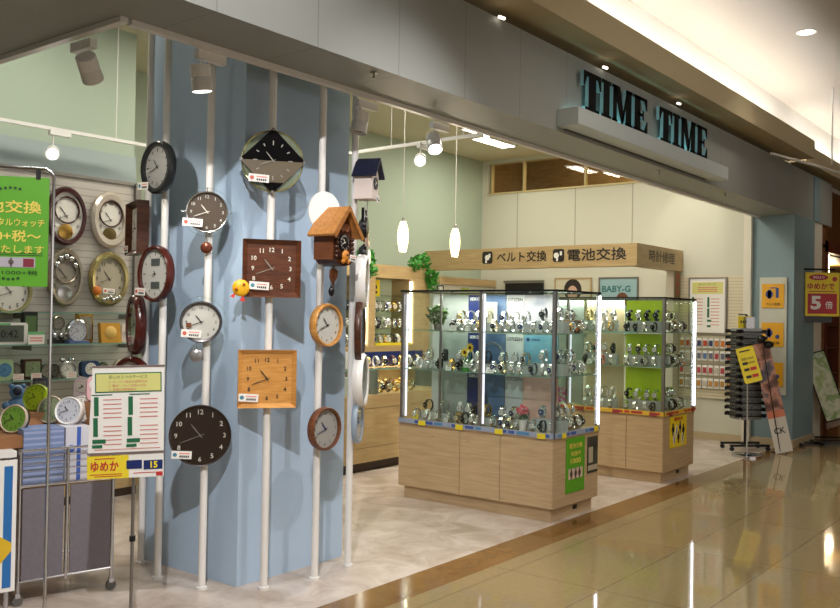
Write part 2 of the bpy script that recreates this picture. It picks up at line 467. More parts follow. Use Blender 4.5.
def clock(name, label, loc, rz, w, h, frame, dial, ink, hnd, shape='round', rim=.02, depth=.035, style='arabic', nh=.022, group='clocks hung on the white poles',
          tagpos=None, tagdot='red', cov=True, domed=False, cat='wall clock', rimprof=None, hz=0, hs=1.0, crystal=False):
    r = thing(name, label, cat, loc, rz, group)
    R = w / 2; sy = h / w
    if shape == 'round':
        b = B().lathe(rimprof or [(R * .96, 0), (R, -depth * .3), (R, -depth * .7), (R - rim * .35, -depth), (R - rim, -depth * .92), (R - rim * 1.05, -depth * .55)], 0, 56, axis='Y', sy=sy)
        b.build('frame', frame, r)
        rd = R - rim
        B().lathe([(rd, -depth * .52), (rd, -depth * .56)], 0, 48, axis='Y', sy=sy * (R - rim / 1) / (R - rim)).build('dial', dial, r)
        if cov: B().lathe([(rd, -depth * .86), (rd, -depth * .88)], 0, 40, axis='Y', sy=sy).build('glass_cover', GC, r)
        rx, rzz = rd * .8, rd * .8 * sy
    else:
        x, z = w / 2, h / 2
        b = B()
        for q in (0, 1):
            s_ = 1 if q else -1
            b.add([(s_ * x, 0, -z), (s_ * x, 0, z), (s_ * x, -depth, z), (s_ * x, -depth, -z), (s_ * (x - rim), -depth * .5, -z + rim), (s_ * (x - rim), -depth * .5, z - rim)],
                  [(0, 1, 2, 3), (3, 2, 5, 4)] if q else [(3, 2, 1, 0), (4, 5, 2, 3)])
            b.add([(-x, 0, s_ * z), (x, 0, s_ * z), (x, -depth, s_ * z), (-x, -depth, s_ * z), (-x + rim, -depth * .5, s_ * (z - rim)), (x - rim, -depth * .5, s_ * (z - rim))],
                  [(3, 2, 1, 0), (4, 5, 2, 3)] if q else [(0, 1, 2, 3), (3, 2, 5, 4)])
        b.box(-x + .002, x - .002, -.006, 0, -z + .002, z - .002)
        b.build('frame', frame, r, smooth=0)
        B().box(-x + rim, x - rim, -depth * .5, -depth * .45, -z + rim, z - rim).build('dial', dial, r, smooth=0)
        rx, rzz = (x - rim) * .78, (z - rim) * .78
    b = B(); numerals(b, rx, rzz, nh, -depth * .585, style, square=(shape != 'round')); b.build('numerals', ink, r, smooth=0)
    b = B(); hand(b, HH, rzz * .62 * hs, .0032, -depth * .62); b.build('hour_hand', hnd, r, smooth=0)
    b = B(); hand(b, MM, rx * .9 * hs, .0022, -depth * .68); b.lathe([(.005, -depth * .74), (.005, -depth * .6)], 0, 12, axis='Y'); b.build('minute_hand', hnd, r, smooth=0)
    if tagpos: price_tag(r, tagpos[0], tagpos[1], -depth - .004, DOT[tagdot])
    return r


def hung(p, z, th, off=.026, side=0):
    x, y = POLES[p]; n = (math.sin(th), -math.cos(th))
    return (x + n[0] * off + math.cos(th) * side, y + n[1] * off + math.sin(th) * side, z)


D = math.radians
# pole 3: three round clocks
th = D(-38)
c = clock('wall_clock', 'round clock with taupe dial in a double silver and glass ring, uppermost on its pole', hung(3, 2.04, th, side=-.012), th, .225, .225,
          silver, mat('taupe_dial', (96, 82, 72), .3, .3), ivory, ivory, rim=.008, nh=.017, tagpos=(-.075, -.06), tagdot='red')
B().lathe([(.128, -.006), (.134, -.004), (.136, -.012), (.128, -.014)], 0, 48, axis='Y', ring=True).build('outer_ring', GL, c)
b = B()
for a in range(4):
    t = a * PI / 2; b.tube((.11 * math.cos(t), -.01, .11 * math.sin(t)), (.134 * math.cos(t), -.01, .134 * math.sin(t)), .003)
b.build('ring_pin', silver, c)
pd = B().ball((0, -.012, -.192), .032, sy=.35).build('pendulum', mat('copper_brown', (112, 62, 44), .25, .6), c)
B().box(-.0015, .0015, -.013, -.01, -.17, -.1).build('pendulum_rod', silver, pd, smooth=0)
c = clock('wall_clock', 'round white clock with thick dark inner rim and clear outer ring, silver pendulum below', hung(3, 1.446, th, side=-.032), th, .225, .225,
          mat('pewter_rim', (96, 92, 92), .25, .7), dialw, darkink, darkink, rim=.016, nh=.015, tagpos=(-.05, -.062), tagdot='red')
B().lathe([(.13, -.006), (.137, -.004), (.139, -.012), (.13, -.014)], 0, 48, axis='Y', ring=True).build('outer_ring', GL, c)
B().box(-.078, -.05, -.037, -.035, -.03, -.005).build('date_window', brownw, c, smooth=0)
pd = B().ball((-.02, -.012, -.18), .037, sy=.35).build('pendulum', mat('silver_disc', (160, 158, 158), .3, .7), c)
B().box(-.0215, -.0185, -.013, -.01, -.15, -.1).build('pendulum_rod', silver, pd, smooth=0)
clock('wall_clock', 'large round clock with dark brown dial and white numerals, lowest on its pole', hung(3, .835, th, side=-.024), th, .33, .33,
      mat('espresso', (50, 34, 26), .3), mat('espresso_dial', (48, 34, 28), .35), ivory, handm, rim=.006, depth=.028, nh=.026, tagpos=(-.095, -.1), tagdot='blue')
# pole 4: diamond and squares
th = D(-36)
c = thing('wall_clock', 'black and bronze diamond clock in front of a round glass disc', 'wall clock', hung(4, 2.327, th), th, 'clocks hung on the white poles')
R = .165
B().lathe([(R, -.002), (R + .002, -.006), (R - .001, -.01)], 0, 56, axis='Y').build('glass_disc', mat('olive_glass', (150, 160, 128), .08, alpha=.4), c)
B().lathe([(R - .006, -.010), (R, -.013), (R + .004, -.010), (R + .002, -.004)], 0, 56, axis='Y', ring=True).build('rim_ring', mat('pale_gold', (190, 190, 140), .25, .8), c)
q = .178
B().prism([(-q, 0), (q, 0), (0, q)], -.03, -.012).build('upper_plate', mat('piano_black', (12, 12, 14), .12), c, smooth=0)
B().prism([(q, -.0), (-q, -.0), (0, -q)], -.028, -.012).build('lower_plate', mat('bronze_plate', (96, 84, 62), .4, .1), c, smooth=0)
B().prism([(-.06, -.118), (.06, -.118), (0, -q)][::-1], -.0295, -.028).build('lower_tip', mat('piano_black'), c, smooth=0)
b = B(); numerals(b, .095, .095, .018, -.031, 'tick'); b.build('numerals', handm, c, smooth=0)
b = B(); hand(b, HH, .06, .003, -.033); b.build('hour_hand', handm, c, smooth=0)
b = B(); hand(b, MM, .08, .002, -.036); b.build('minute_hand', handm, c, smooth=0)
for x, z in ((-q, 0), (q, 0), (0, q), (0, -q)):
    B().lathe([(.009, -.034), (.009, -.01)], 0, 14, (x * .96, 0, z * .96), 'Y').build('corner_stud', silver, c)
price_tag(c, -.075, -.1, -.036, DOT['red'], w=.11)
rwood = wood('red_walnut', (66, 34, 20), (104, 58, 34), .35, (3, 3, 24))
c = clock('wall_clock', 'square dark walnut clock with white numerals and a yellow round charm', hung(4, 1.742, th, side=.005), th, .312, .312, rwood, rwood, ivory, handm,
          'square', rim=.026, depth=.04, nh=.024, tagpos=(-.068, -.095), tagdot='blue')
b = B().ball((-.165, -.055, -.11), .046, 0, sy=.35).ball((-.19, -.075, -.115), .009, 1).ball((-.15, -.075, -.09), .008, 1)
b.prism([(-.22, -.155), (-.19, -.13), (-.2, -.165)], -.06, -.05, 2).prism([(-.17, -.18), (-.14, -.18), (-.155, -.145)], -.06, -.05, 2)
b.build('round_charm', [mat('charm_yellow', (240, 180, 30), .4), mat('charm_orange', (200, 110, 20), .5), mat('charm_red', (214, 60, 50), .5)], c)
c = clock('wall_clock', 'square orange oak clock with dark numerals, lower of the two square clocks', hung(4, 1.145, th, side=-.008), th, .312, .312, orangew, orangew, darkink, darkink,
          'square', rim=.024, depth=.04, nh=.022, tagpos=(-.1, -.1), tagdot='blue')
# pole 5
th = D(3)
clock('wall_clock', 'round clock in a light oak ring with white dial, below the cuckoo clock', hung(5, 1.438, th, .03), th, .245, .245, orangew, dialw, darkink, darkink, rim=.016, depth=.05, nh=.016)
clock('wall_clock', 'round clock in a dark brown ring with silvery dial, lowest on the cuckoo clock pole', hung(5, .854, th, .03), th, .245, .245, brownw,
      mat('silver_dial', (196, 192, 188), .3, .2), darkink, navy, rim=.014, depth=.05, nh=.015)
o = B().lathe([(.085, 0), (.1, -.012), (.098, -.022), (.01, -.02)], 0, 40, axis='Y', sy=1.15).build('wall_plate', mat('bright_white', (250, 248, 244), .4), loc=hung(5, 2.08, D(-20), .024), rz=D(-20))
tag(o, 'plain white round plate behind the cuckoo clock roof', 'wall plate')
# cuckoo clock: house with pitched roof, dial, charm, tag, pendulum
th = D(8)
c = thing('cuckoo_clock', 'brown wooden cuckoo clock with pale pitched roof and black dial', 'cuckoo clock', hung(5, 1.93, th, .02, .0), th, 'clocks hung on the white poles')
W, Dp = .105, .15
B().prism([(-W, -.14), (W, -.14), (W, .06), (0, .17), (-W, .06)], -Dp, 0).build('house_body', brownw, c, smooth=0)
b = B()
for s_ in (-1, 1):
    P = [(0, .195), (0, .178), (s_ * .155, .0), (s_ * .165, .012)]
    b.prism(P if s_ > 0 else P[::-1], -Dp - .05, .012)
b.build('roof', roofw, c, smooth=0)
b = B()
for s_ in (-1, 1):
    P = [(0, .198), (0, .165), (s_ * .15, -.012), (s_ * .17, .01)]
    b.prism(P if s_ > 0 else P[::-1], -Dp - .06, -Dp - .05)
b.build('bargeboard', wood('gable_wood', (150, 96, 48), (180, 124, 70), .4, (4, 4, 30)), c, smooth=0)
B().prism([(-.09, -.13), (.09, -.13), (.09, .03), (0, .13), (-.09, .03)], -Dp - .012, -Dp).build('front_board', darkwood, c, smooth=0)
b = B().lathe([(.055, -Dp - .02), (.055, -Dp - .012)], 0, 32, (0, 0, -.03), 'Y')
dd = b.build('dial', black, c)
b = B(); numerals(b, .042, .042, .013, -Dp - .0215, 'arabic', cz=-.03)
hand(b, HH, .028, .003, -Dp - .0225, cz=-.03); hand(b, MM, .038, .0025, -Dp - .024, cz=-.03); b.build('numerals_and_hands', ivory, dd, smooth=0)
b = B()
for s_ in (-1, 1): b.lathe([(.016, -Dp - .018), (.024, -Dp - .022), (.027, -Dp - .012)], 0, 20, (s_ * .024, 0, .06), 'Y')
b.build('cuckoo_door', brownw, c)
b = B()
for s_ in (-1, 1):
    for k in range(5): b.ball((s_ * (.088 - .004 * (k % 2)), -Dp - .02, -.12 + k * .028), .014, n=8)
b.build('carving', darkwood, c)
B().prism([(-.1, -.14), (.1, -.14), (.07, -.165), (.0, -.178), (-.07, -.165)][::-1], -Dp - .02, -.01).build('base_ledge', darkwood, c, smooth=0)
b = B().ball((-.03, -Dp - .05, -.115), .036, 0, sy=.5).ball((-.055, -Dp - .05, -.15), .015, 0).ball((0, -Dp - .05, -.15), .015, 0).ball((-.04, -Dp - .07, -.11), .006, 1).ball((-.018, -Dp - .07, -.11), .006, 1)
b.build('round_charm', [mat('charm_amber', (206, 132, 46), .5), darkwood], c)
price_tag(c, .055, -.125, -Dp - .04, DOT['blue'], w=.1, h=.04)
pd = B().prism([(-.05, -.2), (-.01, -.19), (.03, -.205), (.02, -.25), (-.02, -.29), (-.055, -.25)][::-1], -.1, -.09).build('pendulum', brownw, c, smooth=0)
B().box(-.022, -.012, -.1, -.094, -.34, -.16).build('pendulum_rod', darkwood, pd, smooth=0)
B().ball((-.04, -.1, -.335), .02, sz=1.6).build('pine_cone_weight', blackm, c)
b = B()
for x in (-.085, -.078): b.tube((x, -.05, -.14), (x, -.05, -.42), .0015, n=6)
b.build('chain', chrome, c)
c.scale = (.86, .86, .9)
# pole 6, seen almost edge on
th = D(35)
c = thing('cuckoo_clock', 'white house shaped clock with navy pitched roof, top of the rightmost pole', 'cuckoo clock', hung(6, 2.30, D(20), .02), D(22), 'clocks hung on the white poles')
nv = mat('dark_navy_roof', (22, 26, 48), .4)
B().prism([(-.075, -.14), (.075, -.14), (.075, .05), (0, .15), (-.075, .05)], -.14, 0).build('house_body', mat('pinkish_white', (222, 208, 200), .5), c, smooth=0)
b = B()
for s_ in (-1, 1):
    P = [(0, .17), (0, .155), (s_ * .1, .02), (s_ * .11, .03)]
    b.prism(P if s_ > 0 else P[::-1], -.18, .01)
b.build('roof', nv, c, smooth=0)
b = B().lathe([(.045, -.148), (.045, -.14)], 0, 28, (0, 0, -.02), 'Y'); dd = b.build('dial', nv, c)
b = B(); numerals(b, .034, .034, .011, -.1495, 'arabic', cz=-.02); hand(b, HH, .02, .003, -.15, cz=-.02); hand(b, MM, .03, .002, -.151, cz=-.02); b.build('numerals_and_hands', ivory, dd, smooth=0)
price_tag(c, .04, -.13, -.15, DOT['blue'], w=.07, h=.05)
b = B()
for x in (-.03, .03): b.tube((x, -.07, -.3), (x, -.07, -.14), .003, n=6)
b.build('hanging_rod', alu, c)
c.scale = (.8, .8, .8)
c = thing('wall_clock', 'glossy black animal shaped clock with round white bow, behind the cuckoo clock', 'wall clock', hung(6, 1.95, th, .03, .035), th, 'clocks hung on the white poles')
B().lathe([(.05, 0), (.085, -.03), (.07, -.05), (.01, -.06)], 0, 30, (0, 0, .07), 'Y').lathe([(.05, 0), (.075, -.03), (.06, -.05), (.01, -.06)], 0, 30, (0, 0, -.1), 'Y', sy=1.1) \
    .prism([(-.075, .1), (-.03, .14), (-.07, .19)][::-1], -.04, -.02).prism([(.075, .1), (.03, .14), (.07, .19)], -.04, -.02).build('body', mat('piano_black'), c)
b = B().lathe([(.045, -.066), (.045, -.056)], 0, 24, (0, 0, -.1), 'Y'); b.build('dial', dialw, c)
B().prism([(-.05, .01), (0, -.015), (.05, .01), (.05, -.04), (0, -.015), (-.05, -.04)], -.06, -.04).build('bow', silver, c, smooth=0)
clock('wall_clock', 'white framed oval clock with white dial, below the black animal clock', hung(6, 1.70, th, .03), th, .26, .33, mat('glossy_white', (236, 234, 230), .2), dialw, darkink, darkink,
      rim=.035, depth=.06, nh=.018, style='roman')
clock('wall_clock', 'round clock with blue grey mirrored face and thin dark rim, on the rightmost pole', hung(6, 1.40, D(37), .03), D(37), .36, .4, darkwood, mat('mirror_blue', (120, 134, 150), .1, .7), darkink, handm,
      rim=.012, depth=.04, nh=.015, style='tick')
clock('wall_clock', 'white oval clock with ornate silvery dial, lower on the rightmost pole', hung(6, 1.11, D(33), .03), D(33), .3, .32, mat('glossy_white'), mat('silver_dial'), gold, handm,
      rim=.028, depth=.06, nh=.02, style='roman')
clock('wall_clock', 'pale blue grey round clock lowest on the rightmost pole, partly behind it', hung(6, .86, D(30), .028), D(30), .22, .26, mat('pale_bluegrey', (150, 166, 182), .3), dialw, darkink, darkink,
      rim=.02, depth=.035, nh=.014)
# poles 1 and 2, facing left
th = D(-93)
clock('wall_clock', 'black rimmed oval clock with grey dial at the upper left of the blue column', hung(2, 2.308, th, .026, -.0), th, .3, .3, mat('graphite', (48, 50, 52), .25, .3), mat('silver_dial'), darkink, darkink,
      rim=.03, depth=.05, nh=.018, tagpos=(-.1, -.1), tagdot='blue', style='tick')
c = clock('wall_clock', 'dark red wood oval clock with white dial and two small grey windows', hung(2, 1.71, th, .026, -.0), th, .31, .32, mat('mahogany', (74, 26, 18), .25), dialw, darkink, darkink,
          rim=.02, depth=.05, nh=.014, style='tick', tagpos=(-.11, -.1), hs=.3)
B().box(-.04, .045, -.031, -.029, .045, .085).box(-.04, .045, -.031, -.029, -.085, -.045).build('display_window', mat('lcd_grey', (88, 96, 92), .4), c, smooth=0)
th = D(-112)
clock('wall_clock', 'dark wooden square clock seen edge on beside the slatted wall', hung(1, 1.99, th, .03, 0), th, .31, .31, darkwood, dialw, darkink, darkink, 'square', rim=.03, depth=.07, nh=.02, tagpos=(-.1, -.12))
clock('wall_clock', 'glossy dark red oval clock seen edge on above the clock shelves', hung(1, 1.42, th, .03, 0), th, .3, .36, mat('mahogany'), dialw, darkink, darkink, rim=.035, depth=.06, nh=.018)
clock('wall_clock', 'dark red oval clock partly hidden by the white service sign', hung(1, 1.04, D(-84), .03, -.05), D(-84), .36, .38, mat('mahogany'), dialw, darkink, darkink, rim=.03, depth=.05, nh=.018)

# ------------------------------------------------------------ clocks on the slatted wall
def slatclock(label, px, py, w, h, frame, dial, pend=None, arch=False, rim=.05, frame2=None, tg=None):
    p = onp(px, py, 1, 6.5)
    r = clock('wall_clock', label, (p.x, 6.53, p.z), 0, w, h, frame, dial, darkink, darkink, rim=rim, depth=.06, nh=.03, group='ornate clocks on the slatted wall', style='roman' if pend else 'arabic', cov=False, tagpos=tg)
    if pend:
        B().lathe([(.05, -.052), (.06, -.05), (.06, -.04)], 0, 28, (-.01, 0, -h * .27), 'Y').build('pendulum', pend, r)
        B().lathe([(w * .28, -.045), (w * .3, -.05), (w * .32, -.045), (w * .31, -.036)], 0, 36, (0, 0, h * .1), 'Y', ring=True).build('inner_ring', frame2 or frame, r)
    return r


slatclock('oval clock in dark plum frame with gold pendulum, on slatted wall beside the green banner', 66, 216, .34, .46, mat('plum_wood', (70, 34, 36), .25), dialw, gold, rim=.03)
slatclock('oval clock in pearly white frame with dark pendulum window, upper right on slatted wall', 110, 220, .34, .46, mat('pearl', (206, 196, 182), .2, .3), dialw, mat('bronze_dark', (112, 96, 58), .3, .7), frame2=darkwood)
c = slatclock('arched silver clock with rotating rings, left of the champagne oval one', 65, 277, .30, .46, mat('satin_silver', (168, 158, 140), .25, .7), mat('grey_dial', (148, 140, 128), .4), silver, rim=.03)
for k in range(5):
    t = D(30 + k * 30); B().ball((.09 * math.cos(t), -.05, .03 + .13 * math.sin(t)), .022, n=10, sy=.5).build('orbiting_ball', chrome, c)
c = slatclock('champagne gold oval clock with crystal base and orange charm', 109, 279, .36, .44, mat('champagne', (178, 164, 112), .2, .7), mat('champagne_dial', (176, 168, 148), .3), None, rim=.04, tg=(-.02, -.1))
b = B()
for k in range(6): b.ball((-.06 + k * .028, -.06, -.17 + .012 * (k % 3)), .018, n=8)
b.build('crystal_cluster', silver, c)
B().ball((-.13, -.07, -.1), .04, sy=.4).build('round_charm', mat('charm_orange'), c)
slatclock('round pale gold clock partly behind the green banner', 10, 292, .34, .34, mat('champagne'), dialw, None, rim=.03)
slatclock('small gold round clock at the top edge of the glass shelf, left of the sign pole', 52, 316, .16, .18, gold, dialw, None, rim=.02) if 0 else None

# ------------------------------------------------------------ glass shelves of the slatted wall
SH = [(1.48, 'uppermost narrow glass shelf on the slatted wall'), (1.245, 'middle glass shelf on the slatted wall'), (.985, 'lowest glass shelf on the slatted wall, above the big alarm clocks')]
for z, l in SH:
    dpt = .22 if z > 1.4 else .34
    r = thing('glass_shelf', l, 'shelf', (3.3, 6.53, z), 0, 'glass shelves on the slatted wall')
    B().box(-1.2, 1.08, -dpt, 0, -.008, 0).build('shelf_pane', glass('shelf_glass', (.88, .95, .92)), r, smooth=0)
    B().box(-1.2, 1.08, -dpt - .002, -dpt, -.008, 0).build('front_edge', GE, r, smooth=0)
    for x in (-.6, .1, 1.0): B().prism([(x, -.01), (x + .006, -.01), (x + .006, -.05), (x, -.05)][::-1], -dpt * .8, 0).build('bracket', alu, r, smooth=0)


def tclock(name, label, px, z, w, h, body, face, kind='round', y=6.34, rz=0, num=True, cat='table clock', g='small table clocks on the glass shelves', bells=False, faceh=None, tagc=False, tilt=0):
    p = onp(px, 340, 1, y)
    r = thing(name, label, cat, (p.x, y, z), rz, g)
    R = w / 2; cz = h / 2
    if kind == 'round':
        b = B().lathe([(R * .9, .02), (R, .005), (R, -.02), (R * .85, -.028), (R * .84, -.018)], 0, 32, (0, 0, cz), 'Y', sy=h / w)
        b.box(-R * .5, R * .5, -.015, .02, 0, h * .12)
        b.build('body', body, r)
        B().lathe([(R * .84, -.019), (R * .84, -.021)], 0, 28, (0, 0, cz), 'Y', sy=h / w).build('dial', face, r)
        fr = R * .84
    else:
        B().rbox(-R, R, -.02, .03, 0, h, min(R, h) * (.12 if kind == 'square' else .4)).build('body', body, r)
        fr = min(R, h / 2) * .78
        if kind == 'square': B().box(-R * .8, R * .8, -.023, -.02, h * .12, h * .88).build('dial', face, r, smooth=0)
        else: B().lathe([(fr, -.02), (fr, -.023)], 0, 28, (0, 0, cz), 'Y').build('dial', face, r)
    if num:
        b = B(); numerals(b, fr * .76, fr * .76, fr * .2, -.0245, 'arabic', cz=cz); hand(b, HH, fr * .45, .002, -.026, cz=cz); hand(b, MM, fr * .7, .0015, -.0275, cz=cz)
        b.build('numerals_and_hands', darkink, r, smooth=0)
    if bells:
        for s_ in (-1, 1):
            B().ball((s_ * R * .55, 0, h + .01), R * .38, sz=.7).build('bell', body, r)
            B().tube((s_ * R * .6, 0, .0), (s_ * R * .35, 0, .03), .005).build('foot', body, r)
    if tagc:
        b = B().box(-.04, .04, -.075, -.072, 0, .045, 0)
        for i in range(3): b.box(-.03, .03, -.076, -.075, .01 + i * .012, .014 + i * .012, 1)
        b.build('price_card', [paper, pink], r, smooth=0)
    return r


# top shelf, middle shelf
Z1 = 1.245; Z2 = .985
r = tclock('digital_clock', 'white framed digital clock with grey screen at the left end of the middle shelf', 6, Z1, .3, .155, mat('glossy_white'), mat('lcd_dark', (92, 98, 88), .3), 'square', num=False, y=6.27)
b = B().text('10:42', .055, 0, .075, -.0245); b.build('digits', darkink, r, smooth=0)
B().box(-.09, .02, -.022, -.0205, .138, .152).build('label_strip', mat('mint', (110, 180, 120), .5), r, smooth=0)
r = tclock('digital_clock', 'upright black framed weather clock with green screen and a price card', 29, Z1, .105, .235, black, mat('lcd_green', (86, 112, 70), .3), 'square', num=False, y=6.3, tagc=False)
b = B().box(-.05, .075, -.08, -.077, 0, .09, 0).box(-.05, .075, -.081, -.08, .07, .09, 1)
for i in range(2): b.box(-.035, .06, -.081, -.08, .02 + i * .02, .03 + i * .02, 2)
b.build('price_card', [paper, mat('mint'), pink], r, smooth=0)
r = tclock('table_clock', 'round grey table clock standing on two chrome balls', 57, Z1 + .1, .1, .11, mat('satin_silver'), mat('grey_dial'), y=6.36)
for s_ in (-1, 1): B().ball((s_ * .028, -.01, -.045), .028).tube((s_ * .028, -.01, -.03), (s_ * .02, 0, .02), .006).build('chrome_ball', chrome, r)
B().box(-.06, .06, -.045, .03, -.1, -.072).build('base_block', black, r, smooth=0)
tclock('table_clock', 'gold backed rectangular clock partly behind the silver ring clock', 84, Z1, .13, .23, gold, mat('grey_dial'), 'square', y=6.42)
r = tclock('table_clock', 'silver ring table clock with blue tinted base', 76, Z1, .175, .185, chrome, mat('pale_silver_dial', (190, 192, 200), .3), y=6.3)
B().box(-.085, .085, -.05, .03, 0, .02).build('base_block', mat('steel_blue', (84, 104, 150), .3), r, smooth=0)
r = thing('table_clock', 'slanted yellow orange wooden desk clock on the middle shelf', 'table clock', (*onp(109, 332, 1, 6.33).xy, Z1), D(-5), 'small table clocks on the glass shelves')
B().prism([(-.075, 0), (.095, 0), (.075, .155), (-.09, .155)], -.03, .02).build('body', mat('amber_wood', (214, 158, 56), .35), r, smooth=0)
B().lathe([(.045, -.034), (.05, -.03)], 0, 24, (0, 0, .08), 'Y').build('dial', mat('amber_dial', (226, 186, 100), .4), r)
tclock('table_clock', 'small pinkish white table clock at the right end of the middle shelf', 124, Z1, .07, .15, mat('pinkish_white'), dialw, 'soft', y=6.36)
# lowest shelf
tclock('table_clock', 'small pale green clock with blue dial at the left end of the lowest shelf', 4, Z2, .13, .15, mat('pale_green', (170, 196, 150), .5), mat('sky_dial', (90, 140, 180), .4), 'soft', y=6.3)
tclock('table_clock', 'round black alarm clock with price card, beside the pale green clock', 14, Z2, .115, .12, black, mat('grey_dial'), y=6.34, tagc=True)
r = tclock('table_clock', 'square brown framed clock with green dial and a price card', 32, Z2, .14, .145, darkwood, mat('sage_dial', (132, 146, 110), .4), 'square', y=6.34, tagc=True)
tclock('table_clock', 'small round dark green clock left of the sign pole', 46, Z2, .1, .11, mat('dark_green_plastic', (46, 70, 54), .3), mat('grey_dial'), y=6.34)
tclock('alarm_clock', 'chrome twin bell alarm clock with black rim and a price card', 67, Z2, .13, .125, chrome, dialw, bells=True, y=6.32, tagc=True, cat='alarm clock')
tclock('alarm_clock', 'black round alarm clock just right of the sign pole', 54, Z2, .08, .1, black, mat('grey_dial'), y=6.4, cat='alarm clock')
tclock('alarm_clock', 'rounded navy blue alarm clock with white dial on the lowest shelf', 90, Z2, .15, .12, mat('deep_blue', (36, 62, 100), .3), dialw, 'soft', y=6.3, cat='alarm clock')
tclock('alarm_clock', 'small dark green round clock right of the navy alarm clock', 103, Z2, .09, .1, mat('dark_green_plastic'), mat('sage_dial'), y=6.42, cat='alarm clock')
tclock('alarm_clock', 'beige round alarm clock at the right end of the lowest shelf', 120, Z2, .12, .125, mat('beige_plastic', (186, 170, 146), .4), mat('rose_dial', (190, 160, 150), .4), y=6.32, cat='alarm clock')

r = thing('base_cabinet', 'low honey wood cabinet along the foot of the slatted wall', 'cabinet', (-1, 6.33, 0), 0)
B().box(0, 5.38, .0, .19, .07, .45).build('body', birch2, r, smooth=0)
B().box(0, 5.38, .03, .19, 0, .07).build('plinth', mat('plinth_dark', (60, 44, 30), .5), r, smooth=0)
# ------------------------------------------------------------ basket cart, table with poster, boxes and large alarm clocks
th = D(-13)
cart = thing('basket_cart', 'chrome wire basket cart with two grey fabric front panels', 'cart', (2.33, 4.37, 0), th)
b = B()
for x in (0, .235, .475): b.tube((x, 0, .06 if x != .235 else .1), (x, 0, .78), .010)
for x in (0, .475): b.tube((x, .46, .06), (x, .46, .78), .010)
for z in (.78, .60, .12):
    b.path([(0, 0, z), (.475, 0, z), (.475, .46, z), (0, .46, z), (0, 0, z)], .008)
b.build('frame', chrome, cart)
b = B()
for z in (.64, .675, .71, .745):
    b.path([(0, 0, z), (.475, 0, z), (.475, .46, z), (0, .46, z), (0, 0, z)], .0025, n=5)
b.build('basket_wire', chrome, cart)
B().box(.01, .465, .01, .45, .585, .60).build('basket_floor', mat('honey_board', (196, 156, 92), .5), cart, smooth=0)
gf = mat('grey_fabric', (112, 106, 112), .9, noise=.05, nscale=60)
B().box(.014, .218, -.006, .004, .125, .585).build('front_panel', gf, cart, smooth=0)
B().box(.252, .462, -.006, .004, .125, .585).build('front_panel', gf, cart, smooth=0)
for x in (0, .475):
    for y in (0, .46):
        w = B().lathe([(.006, -.009), (.026, -.009), (.026, .009), (.006, .009)], 0, 18, (x, y, .027), 'Y').build('caster', mat('caster_grey', (90, 88, 84), .4), cart)
        B().box(x - .012, x + .012, y - .012, y + .012, .04, .064).build('caster_fork', chrome, w, smooth=0)

def cartp(x, y):
    return (2.33 + x * math.cos(D(-13)) - y * math.sin(D(-13)), 4.37 + x * math.sin(D(-13)) + y * math.cos(D(-13)))
tb = thing('display_table', 'low display table wrapped in a blue and white poster, at the left edge', 'table', (*cartp(-.03, -.05), 0), D(-13))
B().box(-.75, .0, .0, .6, .76, .79).build('tabletop', white, tb, smooth=0)
for x in (-.72, -.03):
    for y in (.03, .57): B().tube((x, y, 0), (x, y, .76), .014).build('leg', chrome, tb)
pp = B().box(-.73, -.0, -.012, -.006, .10, .75, 0).box(-.06, -.02, -.014, -.012, .12, .72, 1).prism([(-.14, .16), (-.02, .3), (-.02, .34), (-.14, .42)], -.0142, -.012, 2) \
    .box(-.3, -.09, -.014, -.012, .12, .72, 1).build('wrap_poster', [paper, mat('poster_blue', (40, 110, 176), .4), mat('poster_gold', (220, 180, 40), .4)], tb, smooth=0)


def box_thing(label, x, y, z, w, d, h, rz, m, lid=None, cat='box', name='clock_box'):
    o = B().box(-w / 2, w / 2, -d / 2, d / 2, 0, h - .004, 0).box(-w / 2, w / 2, -d / 2, d / 2, h - .004, h, 1)
    if lid: o.box(-w * .06, w * .1, -d / 2 - .001, -d / 2, 0, h, 2).lathe([(.02, -d / 2 - .0015), (.02, -d / 2)], 2, 18, (-w * .28, 0, h * .6), 'Y')
    o = o.build(name, [m, m, lid or m], loc=(x, y, z), rz=rz, smooth=0)
    return tag(o, label, cat, 'boxes under the large alarm clocks')


bluebox = stripe_mat('patterned_blue_box', (118, 136, 178), (150, 164, 200), .03, 'Z', .6)
Zb = .60
def cartp(x, y):
    return (2.33 + x * math.cos(D(-13)) - y * math.sin(D(-13)), 4.37 + x * math.sin(D(-13)) + y * math.cos(D(-13)))
x, y = cartp(.125, .14); box_thing('patterned pale blue box in the cart, left of the white one', x, y, Zb, .2, .2, .28, D(-13), bluebox)
x, y = cartp(.3, .14); box_thing('white box with a blue stripe in the middle of the cart', x, y, Zb, .13, .2, .28, D(-13), mat('white_box', (206, 206, 216), .5), mat('stripe_blue', (60, 96, 180), .5))
x, y = cartp(.42, .14); box_thing('tan cardboard box at the right end of the cart', x, y, Zb, .08, .2, .40, D(-13), mat('cardboard', (164, 116, 76), .8))
x, y = cartp(.13, .36); box_thing('tan cardboard box at the back of the cart under the yellow green clock', x, y, Zb, .22, .16, .34, D(-13), mat('cardboard'))
box_thing('brown cardboard tray on the poster wrapped table', *cartp(-.09, .2), .79, .24, .3, .06, D(-13), mat('cardboard_dark', (142, 98, 62), .8))


